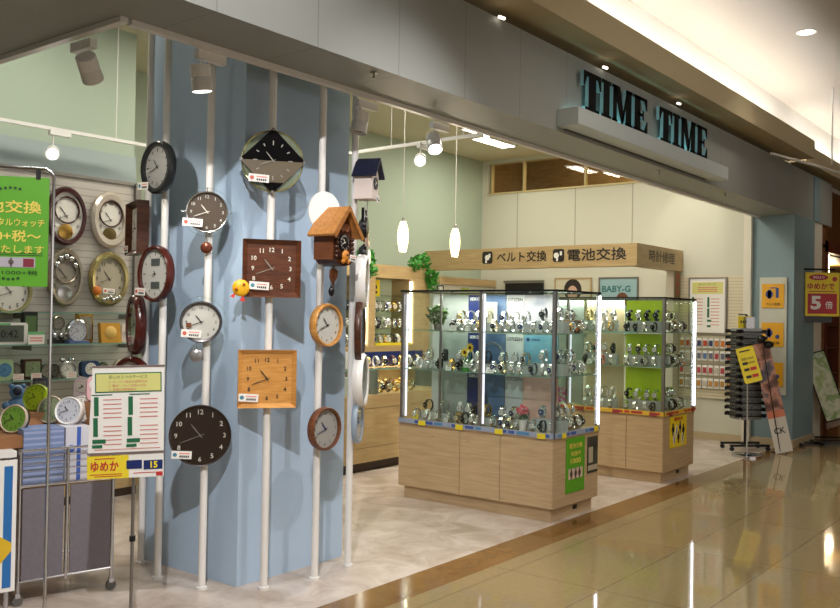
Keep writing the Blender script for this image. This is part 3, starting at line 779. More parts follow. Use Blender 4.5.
def bigclock(label, px, py, d, w, body, rim_m, face, rz, tilt=.25, zb=None, kind='round', thick=.07):
    p = at(px, py, d)
    r = thing('alarm_clock', label, 'alarm clock', (p.x, p.y, zb), rz, 'large alarm clocks on the boxes')
    R = w / 2
    if kind == 'round':
        b = B().lathe([(R * .8, thick), (R * .98, thick * .6), (R, 0), (R * .9, -.012), (R * .86, -.004)], 0, 36, (0, 0, R), 'Y').box(-R * .4, R * .4, 0, thick * .8, 0, R * .25)
        b.build('body', body, r)
        B().lathe([(R * .86, -.006), (R * .86, -.009)], 0, 32, (0, 0, R), 'Y').build('dial', face, r)
        B().lathe([(R * .88, -.011), (R * .96, -.016), (R * 1.02, -.006), (R, .006)], 0, 36, (0, 0, R), 'Y', ring=True).build('bezel', rim_m, r)
        cz = R
    else:
        B().rbox(-R, R, -.01, thick, 0, w * 1.7, R * .9).build('body', body, r)
        B().lathe([(R * .72, -.014), (R * .72, -.01)], 0, 28, (0, 0, w * 1.15), 'Y').build('dial', face, r)
        cz = w * 1.15; R *= .8
    b = B(); numerals(b, R * .64, R * .64, R * .17, -.0155, 'arabic', cz=cz); hand(b, HH, R * .4, .003, -.018, cz=cz); hand(b, MM, R * .6, .002, -.02, cz=cz)
    b.build('numerals_and_hands', darkink, r, smooth=0)
    for o in kids(r): o.rotation_euler.x = -tilt if kind == 'round' else 0
    return r


lime = mat('lime_green', (150, 176, 40), .35)
ztop = Zb + .28
bigclock('big round yellow green alarm clock facing left, highest on the boxes', 34, 412, 4.9, .15, lime, lime, mat('lime_dial', (176, 206, 40), .4), D(-62), zb=.94, thick=.04)
bigclock('round green alarm clock with beige rim standing on the cardboard tray', 12, 430, 4.66, .15, black, mat('beige_plastic'), mat('grass_dial', (100, 140, 50), .4), D(-60), zb=.85, thick=.04)
bigclock('round alarm clock with beige rim and green dial behind the sign pole', 49, 420, 4.85, .15, mat('dark_green_plastic'), mat('beige_plastic'), mat('sage_dial'), D(-60), zb=ztop, thick=.03)
bigclock('big round white alarm clock with pale dial in the middle of the boxes', 67, 418, 4.82, .15, mat('glossy_white'), mat('glossy_white'), mat('pale_silver_dial'), D(-58), zb=ztop, thick=.05)
bigclock('round white alarm clock with navy back, right of the plain white one', 79, 414, 4.9, .15, navy, mat('glossy_white'), dialw, D(-66), zb=ztop, thick=.03)
x, y = cartp(.40, .36); box_thing('white carton at the back of the cart under the grey clock', x, y, Zb, .1, .14, .36, D(-13), mat('white_box'))
bigclock('tall rounded grey alarm clock behind the white ones', 82, 397, 5.05, .095, mat('warm_grey', (136, 124, 122), .4), mat('warm_grey'), mat('grey_dial'), D(-25), zb=.96, kind='tall', thick=.03)
bigclock('tall rounded pink alarm clock on the tan cardboard box', 94, 396, 4.9, .08, mat('soft_pink', (206, 166, 172), .4), mat('soft_pink'), dialw, D(-20), zb=1.0, kind='tall', thick=.03)
# blue bear shaped clock
r = thing('bear_figurine', 'pale blue bear shaped clock with dark cap behind the green clock', 'figurine', (*at(17, 400, 5.1).xy, .86), D(-25))
bb = mat('bear_blue', (96, 140, 184), .5)
B().ball((0, 0, .07), .06, sy=.7, sz=1.15).ball((-.055, -.01, .09), .024).ball((.055, -.01, .09), .024).ball((-.035, -.02, .015), .028).ball((.035, -.02, .015), .028).build('body', bb, r)
B().ball((0, 0, .165), .042).ball((-.032, 0, .2), .014).ball((.032, 0, .2), .014).build('head', bb, r)
B().ball((0, -.035, .175), .026).build('cap', mat('dark_teal', (36, 50, 70), .5), r)
r = thing('digital_clock', 'small white and navy folding clock beside the blue bear', 'digital clock', (*at(27, 400, 5.12).xy, .86), D(-35))
B().prism([(-.045, 0), (.045, 0), (.045, .1), (-.045, .1)], -.01, .01).build('body', mat('glossy_white'), r, smooth=0)
B().box(-.035, .035, -.013, -.01, .03, .09).build('screen', mat('lcd_dark'), r, smooth=0)
box_thing('tall brown carton standing behind the cart under the blue bear', *cartp(.17, .62), 0, .42, .2, .86, D(-13), mat('cardboard'))
r = thing('digital_clock', 'dark tilted square clock above the yellow green clock', 'digital clock', (*at(40, 392, 5.2).xy, 1.0), D(-20))
B().box(-.04, .04, -.01, .01, .0, .1).build('body', mat('slate_plastic', (44, 52, 70), .3), r, smooth=0)
B().box(-.03, .03, -.013, -.01, .02, .085).build('screen', mat('lcd_dark'), r, smooth=0)
B().box(-.03, .03, .0, .05, -.14, .01).build('stand', white, r, smooth=0)

# ------------------------------------------------------------ green banner stand
bp = at(44.5, 600, 4.0)
bs = thing('banner_stand', 'silver hoop stand holding the bright green battery replacement poster', 'sign stand', (bp.x, bp.y, 0), D(-38))
zt = 2.13
hp = [(0, 0, 0), (0, 0, zt - .04)] + [(-.04 + .04 * math.cos(a), 0, zt - .04 + .04 * math.sin(a)) for a in (D(20), D(45), D(70), D(90))] + [(-.40, 0, zt)] + \
     [(-.40 - .04 * math.sin(a), 0, zt - .04 + .04 * math.cos(a)) for a in (D(20), D(45), D(70), D(90))] + [(-.44, 0, 0)]
B().path(hp, .007).build('hoop_frame', chrome, bs)
B().box(-.5, .06, -.16, .16, 0, .012).build('base_plate', alu, bs, smooth=0)
B().box(-.075, -.055, -.006, .006, zt - .05, zt - .0).box(-.385, -.365, -.006, .006, zt - .05, zt).build('clip', black, bs, smooth=0)
po = B().box(-.425, -.018, -.004, 0, 1.60, 2.09, 0).build('poster', [greenp], bs, smooth=0)
b = B()
YM = 0
b.text('電池交換', .055, -.20, 1.955, -.006, 0, .30, .03)
b.text('アルバ・メタルウォッチ', .034, -.215, 1.885, -.006, 0, .36, .02)
b.text('￥1000+税～', .05, -.215, 1.825, -.006, 0, .33, .03)
b.text('お願いいたします', .036, -.215, 1.765, -.006, 0, .36, .02)
b.build('poster_lettering', mat('yellow_print', (226, 206, 90), .5), po, smooth=0)
b = B().text('(税) ￥1000+税', .024, -.2, 1.66, -.006, 0, .28, .02)
for i in range(2): b.box(-.4, -.04, -.006, -.0045, 1.738 + i * .009, 1.741 + i * .009)
for zc, sg in ((2.035, 1), (1.635, -1)):
    for k in range(9): b.lathe([(.007, -.006), (.007, -.0045)], 0, 8, (-.3 + k * .02, 0, zc + .004 * sg * math.cos(k)), 'Y')
b.build('poster_small_print', mat('deep_green_ink', (24, 72, 24), .5), po, smooth=0)
b = B().box(-.42, -.07, -.0065, -.0045, 1.685, 1.73, 0).box(-.12, -.075, -.0075, -.0065, 1.688, 1.725, 1)
for x in (-.33, -.24, -.17): b.lathe([(.012, -.0075), (.012, -.0065)], 2, 14, (x, 0, 1.708), 'Y').box(x - .004, x + .004, -.0075, -.0065, 1.687, 1.728, 2)
b.build('poster_photo', [mat('photo_lilac', (176, 170, 178), .4), mat('photo_red', (128, 44, 60), .4), mat('photo_grey', (110, 100, 92), .4)], po, smooth=0)

# ------------------------------------------------------------ white service sign on a pole
sp = at(131, 600, 4.15)
ss = thing('sign_stand', 'thin pole stand with a white service list board and small yellow card', 'sign stand', (sp.x, sp.y, 0), D(-38))
B().lathe([(.15, 0), (.15, .008), (.02, .018)], 0, 32).build('base', alu, ss)
B().tube((0, 0, .01), (0, 0, 1.2), .008).build('pole', alu, ss)
B().tube((0, -.0, .43), (0, 0, .455), .014).build('clamp_collar', black, ss)
K = Matrix.Rotation(D(-1.5), 4, 'Y')
def KB(): b = B(); b.X = K; return b
bz0, bz1 = .85, 1.24
bd = KB().prism([(-.178, bz0), (.155, bz0), (.16, bz1), (-.155, bz1)], -.03, -.018).build('board', paper, ss, smooth=0)
KB().box(-.158, .163, -.033, -.016, bz1, bz1 + .008).box(-.18, .158, -.033, -.016, bz0 - .01, bz0).build('board_rail', mat('taupe_rail', (120, 104, 100), .5), ss, smooth=0)
b = KB().box(-.145, .148, -.032, -.030, 1.125, 1.215, 0).box(-.14, .143, -.033, -.032, 1.13, 1.21, 1).build('heading_panel', [dgreen, mat('pale_yellow_print', (214, 212, 130), .5)], bd, smooth=0)
b = KB()
b.text('安心の３つのサービス', .016, 0, 1.196, -.034, 0, .17, .01)
for xx in (-.09, .075):
    b.box(xx - .07, xx + .02, -.0315, -.0305, 1.112, 1.117)
b.build('board_heading', dgreen, bd, smooth=0)
b = KB()
for k, (t, w_) in enumerate((('１ メーカー保証の修理対応', .17), ('２ 電池・ベルト交換も対応', .165), ('３ 修理は見積無料', .12))):
    b.text(t, .012, -.085 + w_ / 2 - .0, 1.174 - k * .018, -.034, 0, w_, .01)
for cx in (-.075, .085):
    for k in range(11):
        z = 1.09 - k * .0205
        if k in (5,): continue
        b.box(cx - .035, cx + .045, -.0315, -.0305, z, z + .004)
b.box(-.15, .14, -.0315, -.0305, .862, .865)
b.build('board_red_print', mat('soft_red_ink', (206, 120, 112), .5), bd, smooth=0)
b = KB()
for cx in (-.15, .0):
    b.box(cx, cx + .02, -.0325, -.0305, 1.02, 1.105).box(cx - .004, cx + .016, -.0325, -.0305, .925, 1.01)
    b.box(cx - .008, cx + .05, -.0325, -.0305, .893, .911).box(cx - .01, cx + .035, -.0325, -.0305, .872, .886)
b.build('board_green_blocks', dgreen, bd, smooth=0)
yc = KB().box(-.182, .0, -.03, -.02, .73, .835, 0).box(-.035, .155, -.029, -.021, .73, .838, 1).build('small_card', [yel, paper], ss, smooth=0)
b = KB().text('ゆめか', .045, -.105, .787, -.0315, 0, .12, .03)
b.box(-.15, -.06, -.0315, -.0305, .82, .824)
for i in range(2): b.box(-.17 + .02 * i, -.03, -.0315, -.0305, .749 - i * .009, .752 - i * .009)
b.box(0.02, .13, -.0305, -.0295, .749, .752).box(.12, .15, -.0312, -.0295, .734, .752)
b.build('card_red_print', red, yc, smooth=0)
b = KB().box(-.01, .058, -.031, -.0295, .77, .81).box(.066, .15, -.031, -.0295, .765, .807)
b.build('card_blue_block', navy, yc, smooth=0)
b = KB().text('15', .03, .112, .786, -.032, 0, None, .03); b.build('card_number', mat('bright_yellow_print', (250, 230, 40), .5), yc, smooth=0)

# ------------------------------------------------------------ track spots
def track_spot(label, loc, target, lit, power=60, angle=50, adapter_rz=0, drop=.05, col=(1, .93, .82)):
    r = thing('track_spotlight', label, 'spotlight', loc, 0, 'white track spotlights')
    b = B(); b.X = Matrix.Rotation(adapter_rz, 4, 'Z'); b.box(-.03, .14, -.018, .018, -.045, -.0); b.build('adapter_box', white, r, smooth=0)
    d = (Vector(target) - (Vector(loc) + Vector((0, 0, -.12)))).normalized()
    c = Vector((0, 0, -.045 - drop - .045))
    B().tube((0, 0, -.04), c, .006).build('stem', white, r)
    q = d.to_track_quat('Z', 'Y').to_matrix().to_4x4(); q.translation = c
    b = B(); b.X = q
    b.lathe([(.035, -.07), (.047, -.066), (.048, -.01), (.045, -.006), (.048, -.002), (.05, .06), (.046, .06), (.044, .045)], 0, 28)
    b.build('lamp_head', white, r)
    b = B(); b.X = q; b.lathe([(.043, .044), (.03, .046)], 0, 24)
    b.build('lens', mat('spot_lens_lit', (255, 250, 240), .3, emit=30) if lit else mat('spot_lens_off', (60, 56, 50), .2), r)
    if lit:
        lamp('SPOT', Vector(loc) + c + d * .07, power, col, target, .03, spot=angle, blend=.6, name='spot_light')
    return r


track_spot('white track spotlight on the left return rail, tilted down to the right', (2.33, 3.82, 2.775), (3.0, 4.3, 1.9), True, 26, 75, D(90))
track_spot('white cylinder spotlight pointing straight down near the column corner', (2.75, 3.53, 2.775), (2.95, 3.5, 1.2), True, 30, 95, 0)
track_spot('white track spotlight pointing down at the right of the blue column', (3.93, 3.55, 2.775), (3.72, 3.62, 1.3), False, 7, 80, 0)
track_spot('white track spotlight with bright mouth just right of the second pendant cord', (4.66, 3.55, 2.775), (3.7, 2.4, 0.6), True, 25, 80, 0)
track_spot('white spotlight washing the end wall, hidden behind the header', (10.35, 4.0, 3.75), (11.2, 4.35, 2.7), True, 16, 50, 0)
# far hanging tracks
def hung_track(label, x0, y0, x1, y1, z):
    r = thing('hanging_track', label, 'light track', (x0, y0, z), 0, 'hanging light tracks')
    B().tube((0, 0, 0), (x1 - x0, y1 - y0, 0), .018, n=4).build('rail', white, r, smooth=0)
    for t in (.1, .5, .9): B().tube(((x1 - x0) * t, (y1 - y0) * t, 0), ((x1 - x0) * t, (y1 - y0) * t, CZ - z), .004, n=6).build('rod', white, r)


hung_track('white hanging light track crossing the shop behind the pendants', 5.80, 5.8, 5.74, 3.9, 2.92)
hung_track('white hanging light track along the rear left wall', 1.5, 6.45, 4.42, 6.35, 2.87)
track_spot('lit spotlight on the hanging track, glaring toward the camera', (5.75, 4.52, 2.92), (4.9, 3.9, 2.45), True, 8, 70, 0)
track_spot('lit spotlight on the rear left track, above the slatted wall', (3.60, 6.38, 2.87), (3.15, 5.6, 2.45), True, 14, 90, 0, drop=.09)
# pendants
for i, (px, py, d, l) in enumerate(((403, 236, 8.0, 'slim white glass pendant lamp, left of the two'), (455, 242, 8.6, 'slim white glass pendant lamp, right of the two'))):
    p = at(px, py, d)
    r = thing('pendant_lamp', l, 'pendant lamp', (p.x, p.y, CZ), 0, 'glass pendant lamps')
    dz = p.z - CZ
    B().tube((0, 0, dz + .15), (0, 0, 0), .004, n=6).build('cord', white, r)
    B().lathe([(.012, .13), (.014, .16), (.006, .165)], 0, 16, (0, 0, dz)).build('cap', chrome, r)
    B().lathe([(.03, -.14), (.046, -.06), (.05, 0), (.044, .07), (.024, .13)], 0, 24, (0, 0, dz)).build('lamp_shade', mat('pendant_glass', (255, 232, 196), .3, emit=4.5, emrgb=(255, 214, 160)), r)
    B().lathe([(.05, 0), (.05, -.015), (.01, -.02)], 0, 20).build('canopy', white, r)
    lamp('POINT', (p.x, p.y, p.z - .2), 12, (1, .86, .66), size=.05, name='pendant_light')

# recessed ceiling panels
pan = mat('panel_light', (255, 252, 244), .4, emit=9)
PN = [(9.35, 6.39, .55, .17), (10.02, 6.62, .72, .2)]
for i, (x, y, w, h) in enumerate(PN + [(5.2, 5.4, 1.1, .3), (7.4, 5.2, 1.1, .3), (7.2, 4.2, 1.1, .3), (9.6, 4.6, 1.1, .3), (3.2, 5.6, 1.1, .3)]):
    r = thing('ceiling_light', ('bright rectangular ceiling panel light, ' + ('smaller and nearer', 'larger and farther')[i] + ' of the pair') if i < 2 else
              'rectangular ceiling panel light over the shop floor, above the header sight line', 'ceiling light', (x, y, CZ), 0, 'recessed ceiling panel lights')
    B().box(-w / 2 - .03, w / 2 + .03, -h / 2 - .03, h / 2 + .03, -.012, 0).build('frame', white, r, smooth=0)
    B().box(-w / 2, w / 2, -h / 2, h / 2, -.016, -.012).build('diffuser', pan, r, smooth=0)
    lamp('AREA', (x, y, CZ - .03), (14, 11, 26, 30, 22, 26, 14)[i], (1, .93, .78), (x, y, 0), w, h, name='panel_light')
# clerestory lights beyond
for i, y in enumerate((4.95, 5.6)):
    r = thing('ceiling_light', ('long bright fixture seen through the high window, right one', 'long bright fixture seen through the high window, left one')[i], 'ceiling light', (12.0, y, 4.55), 0, 'lights beyond the high window')
    for k in range(3): B().tube((.0 + k * .09, -.27, -.03), (.0 + k * .09, .27, -.03), .014).build('tube', mat('tube_warm', (255, 250, 235), .4, emit=22), r)
    B().box(-.05, .25, -.3, .3, -.015, 0).build('reflector', white, r, smooth=0)
lamp('AREA', (12.4, 5.5, 4.4), 45, (1, .8, .5), (12.4, 5.5, 0), 1.5, name='beyond_light')

# cove lamps, downlights
cov = mat('cove_lamp', (255, 252, 250), .4, emit=60)
for i in range(12):
    x = -2.6 + i * 1.15
    o = B().tube((x, 3.06, 3.56), (x + 1.08, 3.06, 3.56), .02).build('cove_lamp', cov)
    tag(o, 'fluorescent tube hidden in the ceiling cove above the header', 'lamp', 'tubes in the ceiling cove')
for i in range(5):
    x = 11.5 + i * 1.15
    o = B().tube((x, 3.12, 3.56), (x + 1.08, 3.12, 3.56), .02).build('cove_lamp', cov)
    tag(o, 'fluorescent tube in the farther ceiling cove past the header', 'lamp', 'tubes in the farther ceiling cove')
dl = None
for i, (x, y) in enumerate(((8.7, 2.3), (5.2, 2.0), (2.2, 1.6), (12.4, 2.2), (5.2, -1), (9.5, -1), (1.5, -1.5))):
    r = thing('downlight', 'round recessed downlight in the mall ceiling' if i == 0 else 'round recessed downlight of the mall ceiling outside the picture', 'downlight', (x, y, 4.2), 0, 'mall ceiling downlights')
    B().lathe([(.075, 0), (.09, -.002), (.09, -.008), (.072, -.006)], 0, 28, ring=True).build('trim_ring', white, r)
    B().lathe([(.07, -.004), (.07, -.001)], 0, 24).build('lamp_disc', mat('downlight_disc', (255, 246, 230), .4, emit=14), r)
    lamp('SPOT', (x, y, 4.15), 30, (1, .88, .72), (x, y, 0), .07, spot=110, blend=.8, name='downlight')

# ------------------------------------------------------------ shop sign
sg = thing('shop_sign', 'shop name sign of black slab serif letters above a white ledge', 'sign', (5.44, 3.08, 2.83), 0)
B().box(0, 2.97, -.17, 0, 0, .12).build('sign_ledge', mat('ledge_white', (188, 196, 196), .5), sg, smooth=0, bevel=.003)
B().box(.1, 2.85, -.022, -.006, .121, .132).build('light_strip', mat('cyan_led', (170, 240, 240), .4, emit=7), sg, smooth=0)
lk = mat('letter_black', (8, 9, 10), .6, spec=.2); lb = mat('letter_return_blue', (150, 196, 206), .5)
def letter(ch, x0, w, z0, h):
    t = w * .3; s_ = h * .13
    b = B()
    def bx(a, b_, c, d): b.prism([(x0 + a, z0 + c), (x0 + b_, z0 + c), (x0 + b_, z0 + d), (x0 + a, z0 + d)], -.062, -.034, 0, 1)
    def pr(P): b.prism([(x0 + p, z0 + q) for p, q in P], -.062, -.034, 0, 1)
    m = w / 2
    if ch == 'T':
        t = w * .42
        bx(m - t / 2, m + t / 2, s_ * .8, h - s_); bx(0, w, h - s_, h); bx(m - t * .95, m + t * .95, 0, s_ * .8)
        pr([(0, h - s_), (0, h * .62), (w * .07, h * .62), (w * .2, h - s_)]); pr([(w, h - s_), (w * .8, h - s_), (w * .93, h * .62), (w, h * .62)])
    elif ch == 'I':
        t = w * .62
        bx(m - t / 2, m + t / 2, s_ * .8, h - s_ * .8); bx(0, w, 0, s_ * .8); bx(0, w, h - s_ * .8, h)
    elif ch == 'M':
        a = w * .14
        bx(0, w * .26, 0, s_ * .7); bx(w * .05, w * .23, 0, h); bx(0, w * .22, h - s_ * .7, h); bx(w * .62, w, 0, s_ * .7); bx(w * .66, w * .94, 0, h); bx(w * .76, w, h - s_ * .7, h)
        pr([(w * .06, h), (w * .38, h), (w * .6, h * .16), (w * .44, h * .02)][::-1]); pr([(w * .44, h * .02), (w * .54, h * .02), (w * .80, h * .98), (w * .70, h)])
    else:
        bx(0, w * .5, 0, s_ * .7); bx(w * .10, w * .50, 0, h); bx(0, w * .5, h - s_ * .7, h); bx(.12 * w, w * .97, h - s_ * .75, h); bx(.12 * w, w, 0, s_ * .75); bx(w * .3, w * .7, h * .5 - s_ * .35, h * .5 + s_ * .35)
        pr([(w * .97, h), (w * .75, h - s_ * .7), (w * .9, h * .66), (w * .97, h * .66)][::-1]); pr([(w, 0), (w, h * .36), (w * .92, h * .36), (w * .76, s_ * .7)]); bx(w * .64, w * .74, h * .36, h * .64)
    o = b.build('letter', [lk, lb], sg, smooth=0)


xs = [('T', .48, .25), ('I', .745, .15), ('M', .91, .33), ('E', 1.26, .25), ('T', 1.74, .25), ('I', 2.005, .15), ('M', 2.17, .33), ('E', 2.52, .25)]
for ch, x, w in xs: letter(ch, .27 + (x - .48) * 1.061, w * 1.1, .165, .285)
B().box(.1, 2.8, -.02, -.002, -.008, 0).build('ledge_groove', mat('groove_dark', (84, 84, 80), .6), sg, smooth=0)
# small arm lights standing on the header
for i, (px, py, l) in enumerate(((500, 18, 'tiny arm light on top of the header, nearest'), (604, 68, 'tiny arm light on top of the header above the first word'), (678, 104, 'tiny arm light on top of the header above the second word'))):
    p = onp(px, py, 1, 3.05)
    r = thing('arm_light', l, 'arm light', (p.x + .05, 3.12, 3.38), 0, 'arm lights on the header')
    B().path([(0, 0, 0), (0, 0, p.z - 3.38 + .01), (-.0, -.07, p.z - 3.38 + .01)], .006).build('arm', alu, r)
    B().tube((-.06, -.07, p.z - 3.38 + .005), (0.0, -.07, p.z - 3.38 + .01), .010).build('lamp_head', mat('arm_lamp', (255, 240, 225), .4, emit=3), r)
# hanging rods and pipe beyond the header
r = thing('hanging_rail', 'thin white rail hanging from the mall ceiling beyond the header', 'rail', (*onp(832, 160, 1, 2.6).xy, 4.2))
pz = onp(832, 165, 1, 2.6).z - 4.2
B().tube((0, 0, pz), (0, 0, 0), .008).build('rod', white, r)
B().tube((-1.1, .35, pz), (1.5, -.1, pz), .014).build('pipe', white, r)
# small sprinkler heads under the header
for i, (px, py) in enumerate(((385, 70), (555, 129), (673, 169), (738, 192))):
    p = onp(px, py, 2, 2.8)
    if i == 1: continue
    r = thing('sprinkler', ('small sprinkler head under the header beside the column', '', 'small sprinkler head under the header near the end of the sign', 'small sprinkler head under the header near the end wall')[i], 'sprinkler', (p.x, max(3.15, p.y), 2.8), 0, 'sprinkler heads under the header')
    B().lathe([(.02, 0), (.02, -.006), (.006, -.008), (.006, -.03), (.016, -.034), (.014, -.036)], 0, 14).build('sprinkler_head', alu, r)

# ------------------------------------------------------------ wood sign beam and end wall items
bm = thing('sign_beam', 'long wooden sign beam with black Japanese service lettering', 'sign', (9.8, 4.45, 2.13), 0)
B().box(0, .14, 0, 3.15, 0, .27).box(.14, 1.4, 0, .14, 0, .27).build('beam', birch2, bm, smooth=0, bevel=.003)
def lx(m_):  # lettering on the -X face
    b = B(); b.X = Matrix.Translation((-.003, 0, 0)) @ Matrix.Rotation(D(-90), 4, 'Z'); return b
b = lx(0)
b.text('ベルト交換', .135, -(6.03 - 4.45), .15, 0, 0, .74, .03)
b.text('電池交換', .145, -(4.975 - 4.45), .15, 0, 0, .78, .035)
b.build('lettering', lettering, bm, smooth=0)
b = lx(0)
for yc_ in (6.55 - 4.45, 5.49 - 4.45):
    b.rbox(-yc_ - .08, -yc_ + .08, -.002, .002, .07, .23, .03, 0)
    b.lathe([(.036, -.004), (.036, -.002)], 1, 18, (-yc_ + (.0 if yc_ > 1.5 else -.03), 0, .15), 'Y')
    b.box(-yc_ - .03, -yc_ - .005, -.0045, -.0025, .08, .13, 1).box(-yc_ + (.02), -yc_ + .05, -.0045, -.0025, .15, .2, 1)
b.build('pictogram', [lettering, paper], bm, smooth=0)
b = B().text('時計修理', .14, .73, .145, -.003, 0, .78, .03); b.build('lettering', mat('lighter_letter', (96, 84, 62), .5), bm, smooth=0)  # lettering on this face is a lighter brown
b = B().box(1.16, 1.34, .02, .12, -2.1, 0); b.build('end_post', offw, bm, smooth=0)
o = B().box(-.09, .09, -.004, 0, 0, .36, 0)
for k in range(3): o.lathe([(.035, -.006), (.035, -.004)], 1, 14, (0, 0, .08 + k * .1), 'Y')
o = o.build('strip_poster', [mat('brown_poster', (136, 104, 66), .5), mat('red_watch_print', (170, 70, 50), .5)], loc=(11.05, 4.46, 1.78), smooth=0)
tag(o, 'narrow brown poster of watches hanging below the right end of the wood beam', 'poster')

def wallposter(name, label, y0, y1, z0, z1, mats, draw=None, x=11.19, cat='poster', frame=None, group=None):
    r = thing(name, label, cat, (x, (y0 + y1) / 2, z0), D(-90), group)
    w = abs(y1 - y0); h = z1 - z0
    if frame:
        t = .02
        B().box(-w / 2 - t, w / 2 + t, -.02, 0, -t, 0).box(-w / 2 - t, w / 2 + t, -.02, 0, h, h + t).box(-w / 2 - t, -w / 2, -.02, 0, 0, h).box(w / 2, w / 2 + t, -.02, 0, 0, h).build('frame', frame, r, smooth=0)
    B().box(-w / 2, w / 2, -.012, -.002, 0, h).build('sheet', mats, r, smooth=0)
    if draw: draw(r, w, h)
    return r


def d_lady(r, w, h):
    B().ball((0, -.012, h * .8), .14, sy=.02, sx=1, sz=1.1).build('printed_hair', mat('hair_print', (44, 34, 30), .5), r)
    B().ball((0, -.018, h * .74), .08, sy=.02, sz=1.3).build('printed_face', mat('face_print', (206, 170, 146), .5), r)
wallposter('framed_poster', 'framed poster of a dark haired woman behind the nearer glass case', 6.3, 5.76, 1.3, 2.05, mat('poster_cream', (206, 200, 176), .5), d_lady, frame=birch2, group='framed posters on the end wall')
def d_babyg(r, w, h):
    B().text('BABY-G', .09, -.03, h - .14, -.0135, 0, .42, .03).build('lettering', mat('teal_letter', (50, 110, 110), .5), r, smooth=0)
    B().ball((.06, -.012, h * .62), .09, sy=.02, sz=1.1).build('printed_hair', mat('hair_print2', (110, 70, 46), .5), r)
wallposter('framed_poster', 'framed pale blue poster with green capital letters, right of the dark haired woman', 5.61, 5.07, 1.3, 2.05, mat('poster_pale_blue', (150, 184, 190), .5), d_babyg, frame=alu, group='framed posters on the end wall')
o = B().box(-.32, .32, -.03, 0, 0, .7, 0).box(-.34, .34, -.04, -.03, .68, .72, 1).build('opening_panel', [black, alu], loc=(11.19, 6.82, 1.32), rz=D(-90), smooth=0)  # black panel stands in for a dark opening in the wall
tag(o, 'black panel standing for a wall opening, end wall above the nearer glass case', 'screen')

# white list poster near the wall end, frame of slotted wall panels
def d_list(r, w, h):
    B().box(-w * .44, w * .44, -.014, -.012, h * .72, h * .94).build('heading_panel', mat('pale_yellow_print'), r, smooth=0)
    b = B().text('安心の３つのサービス', .035, 0, h * .9, -.016, 0, w * .5, .01)
    b.build('heading', dgreen, r, smooth=0)
    b = B()
    for k in range(3): b.box(-w * .28, w * .28, -.016, -.014, h * (.76 + .035 * k), h * (.775 + .035 * k))
    for cx in (-.27, .2):
        for k in range(9): b.box(w * (cx - .1), w * (cx + .14), -.014, -.012, h * (.62 - k * .06), h * (.632 - k * .06))
    b.build('red_print', mat('soft_red_ink'), r, smooth=0)
    b = B()
    for cx in (-.44, .0):
        b.box(w * cx, w * (cx + .06), -.014, -.012, h * .47, h * .66).box(w * cx, w * (cx + .06), -.014, -.012, h * .28, h * .45).box(w * cx, w * (cx + .12), -.014, -.012, h * .2, h * .24).box(w * cx, w * (cx + .1), -.014, -.012, h * .1, h * .14)
    b.build('green_blocks', dgreen, r, smooth=0)
wallposter('framed_poster', 'silver framed white service list with green blocks on the end wall', 4.33, 3.88, 1.35, 2.03, paper, d_list, frame=alu, x=11.165, group='framed posters on the end wall')
# hanging goods panel
hg = thing('peg_panel', 'white ribbed wall panel with hooks beside the service list', 'wall panel', (11.19, 4.0, .52), D(-90))
B().box(-.48, .34, -.015, 0, 0, 1.55).build('panel', stripe_mat('ribbed_panel', (214, 204, 176), (188, 176, 148), .04, 'Z', .8), hg, smooth=0)
b = B()
for z in (.08 + .17, .42, .585, .74):
    b.box(-.46, .32, -.03, -.015, z, z + .008)
b.build('hook_rail', alu, hg, smooth=0)
cols = [(178, 66, 40), (58, 66, 110), (206, 120, 50), (176, 70, 76), (110, 110, 130), (196, 186, 170), (190, 140, 70), (88, 120, 170)]
rowc = [(1, 0, 2, 2, 0), (4, 5, 4, 3, 7), (3, 5, 3, 5, 3), (6, 5, 6, 6, 5)]
proto = None
ORD = ('first', 'second', 'third', 'fourth', 'fifth', 'sixth', 'seventh', 'eighth', 'ninth', 'tenth', 'eleventh', 'twelfth')
CN = {0: 'red', 1: 'navy', 2: 'orange', 3: 'rose', 4: 'grey', 5: 'white', 6: 'amber', 7: 'blue'}
for rr, z in enumerate((1.28, 1.12, .94, .775)):
    for k in range(10):
        ci = rowc[rr][k % 5] if k % 3 else rowc[rr][(k + 2) % 5]
        yy = 4.42 - k * .075
        b = B().box(-.03, .03, -.006, 0, -.125, 0, 0).box(-.022, .022, -.014, -.006, -.1, -.03, 1)
        o = b.build('strap_packet', [paper, mat('packet_%s' % CN[ci], cols[ci], .4)], loc=(11.14, yy, z), rz=D(-90), smooth=0)
        tag(o, '%s hanging strap packet, %s from the left in the %s row of the peg panel' % (CN[ci], ORD[k], ('top', 'second', 'third', 'bottom')[rr]), 'packet', 'strap packets on the peg panel')

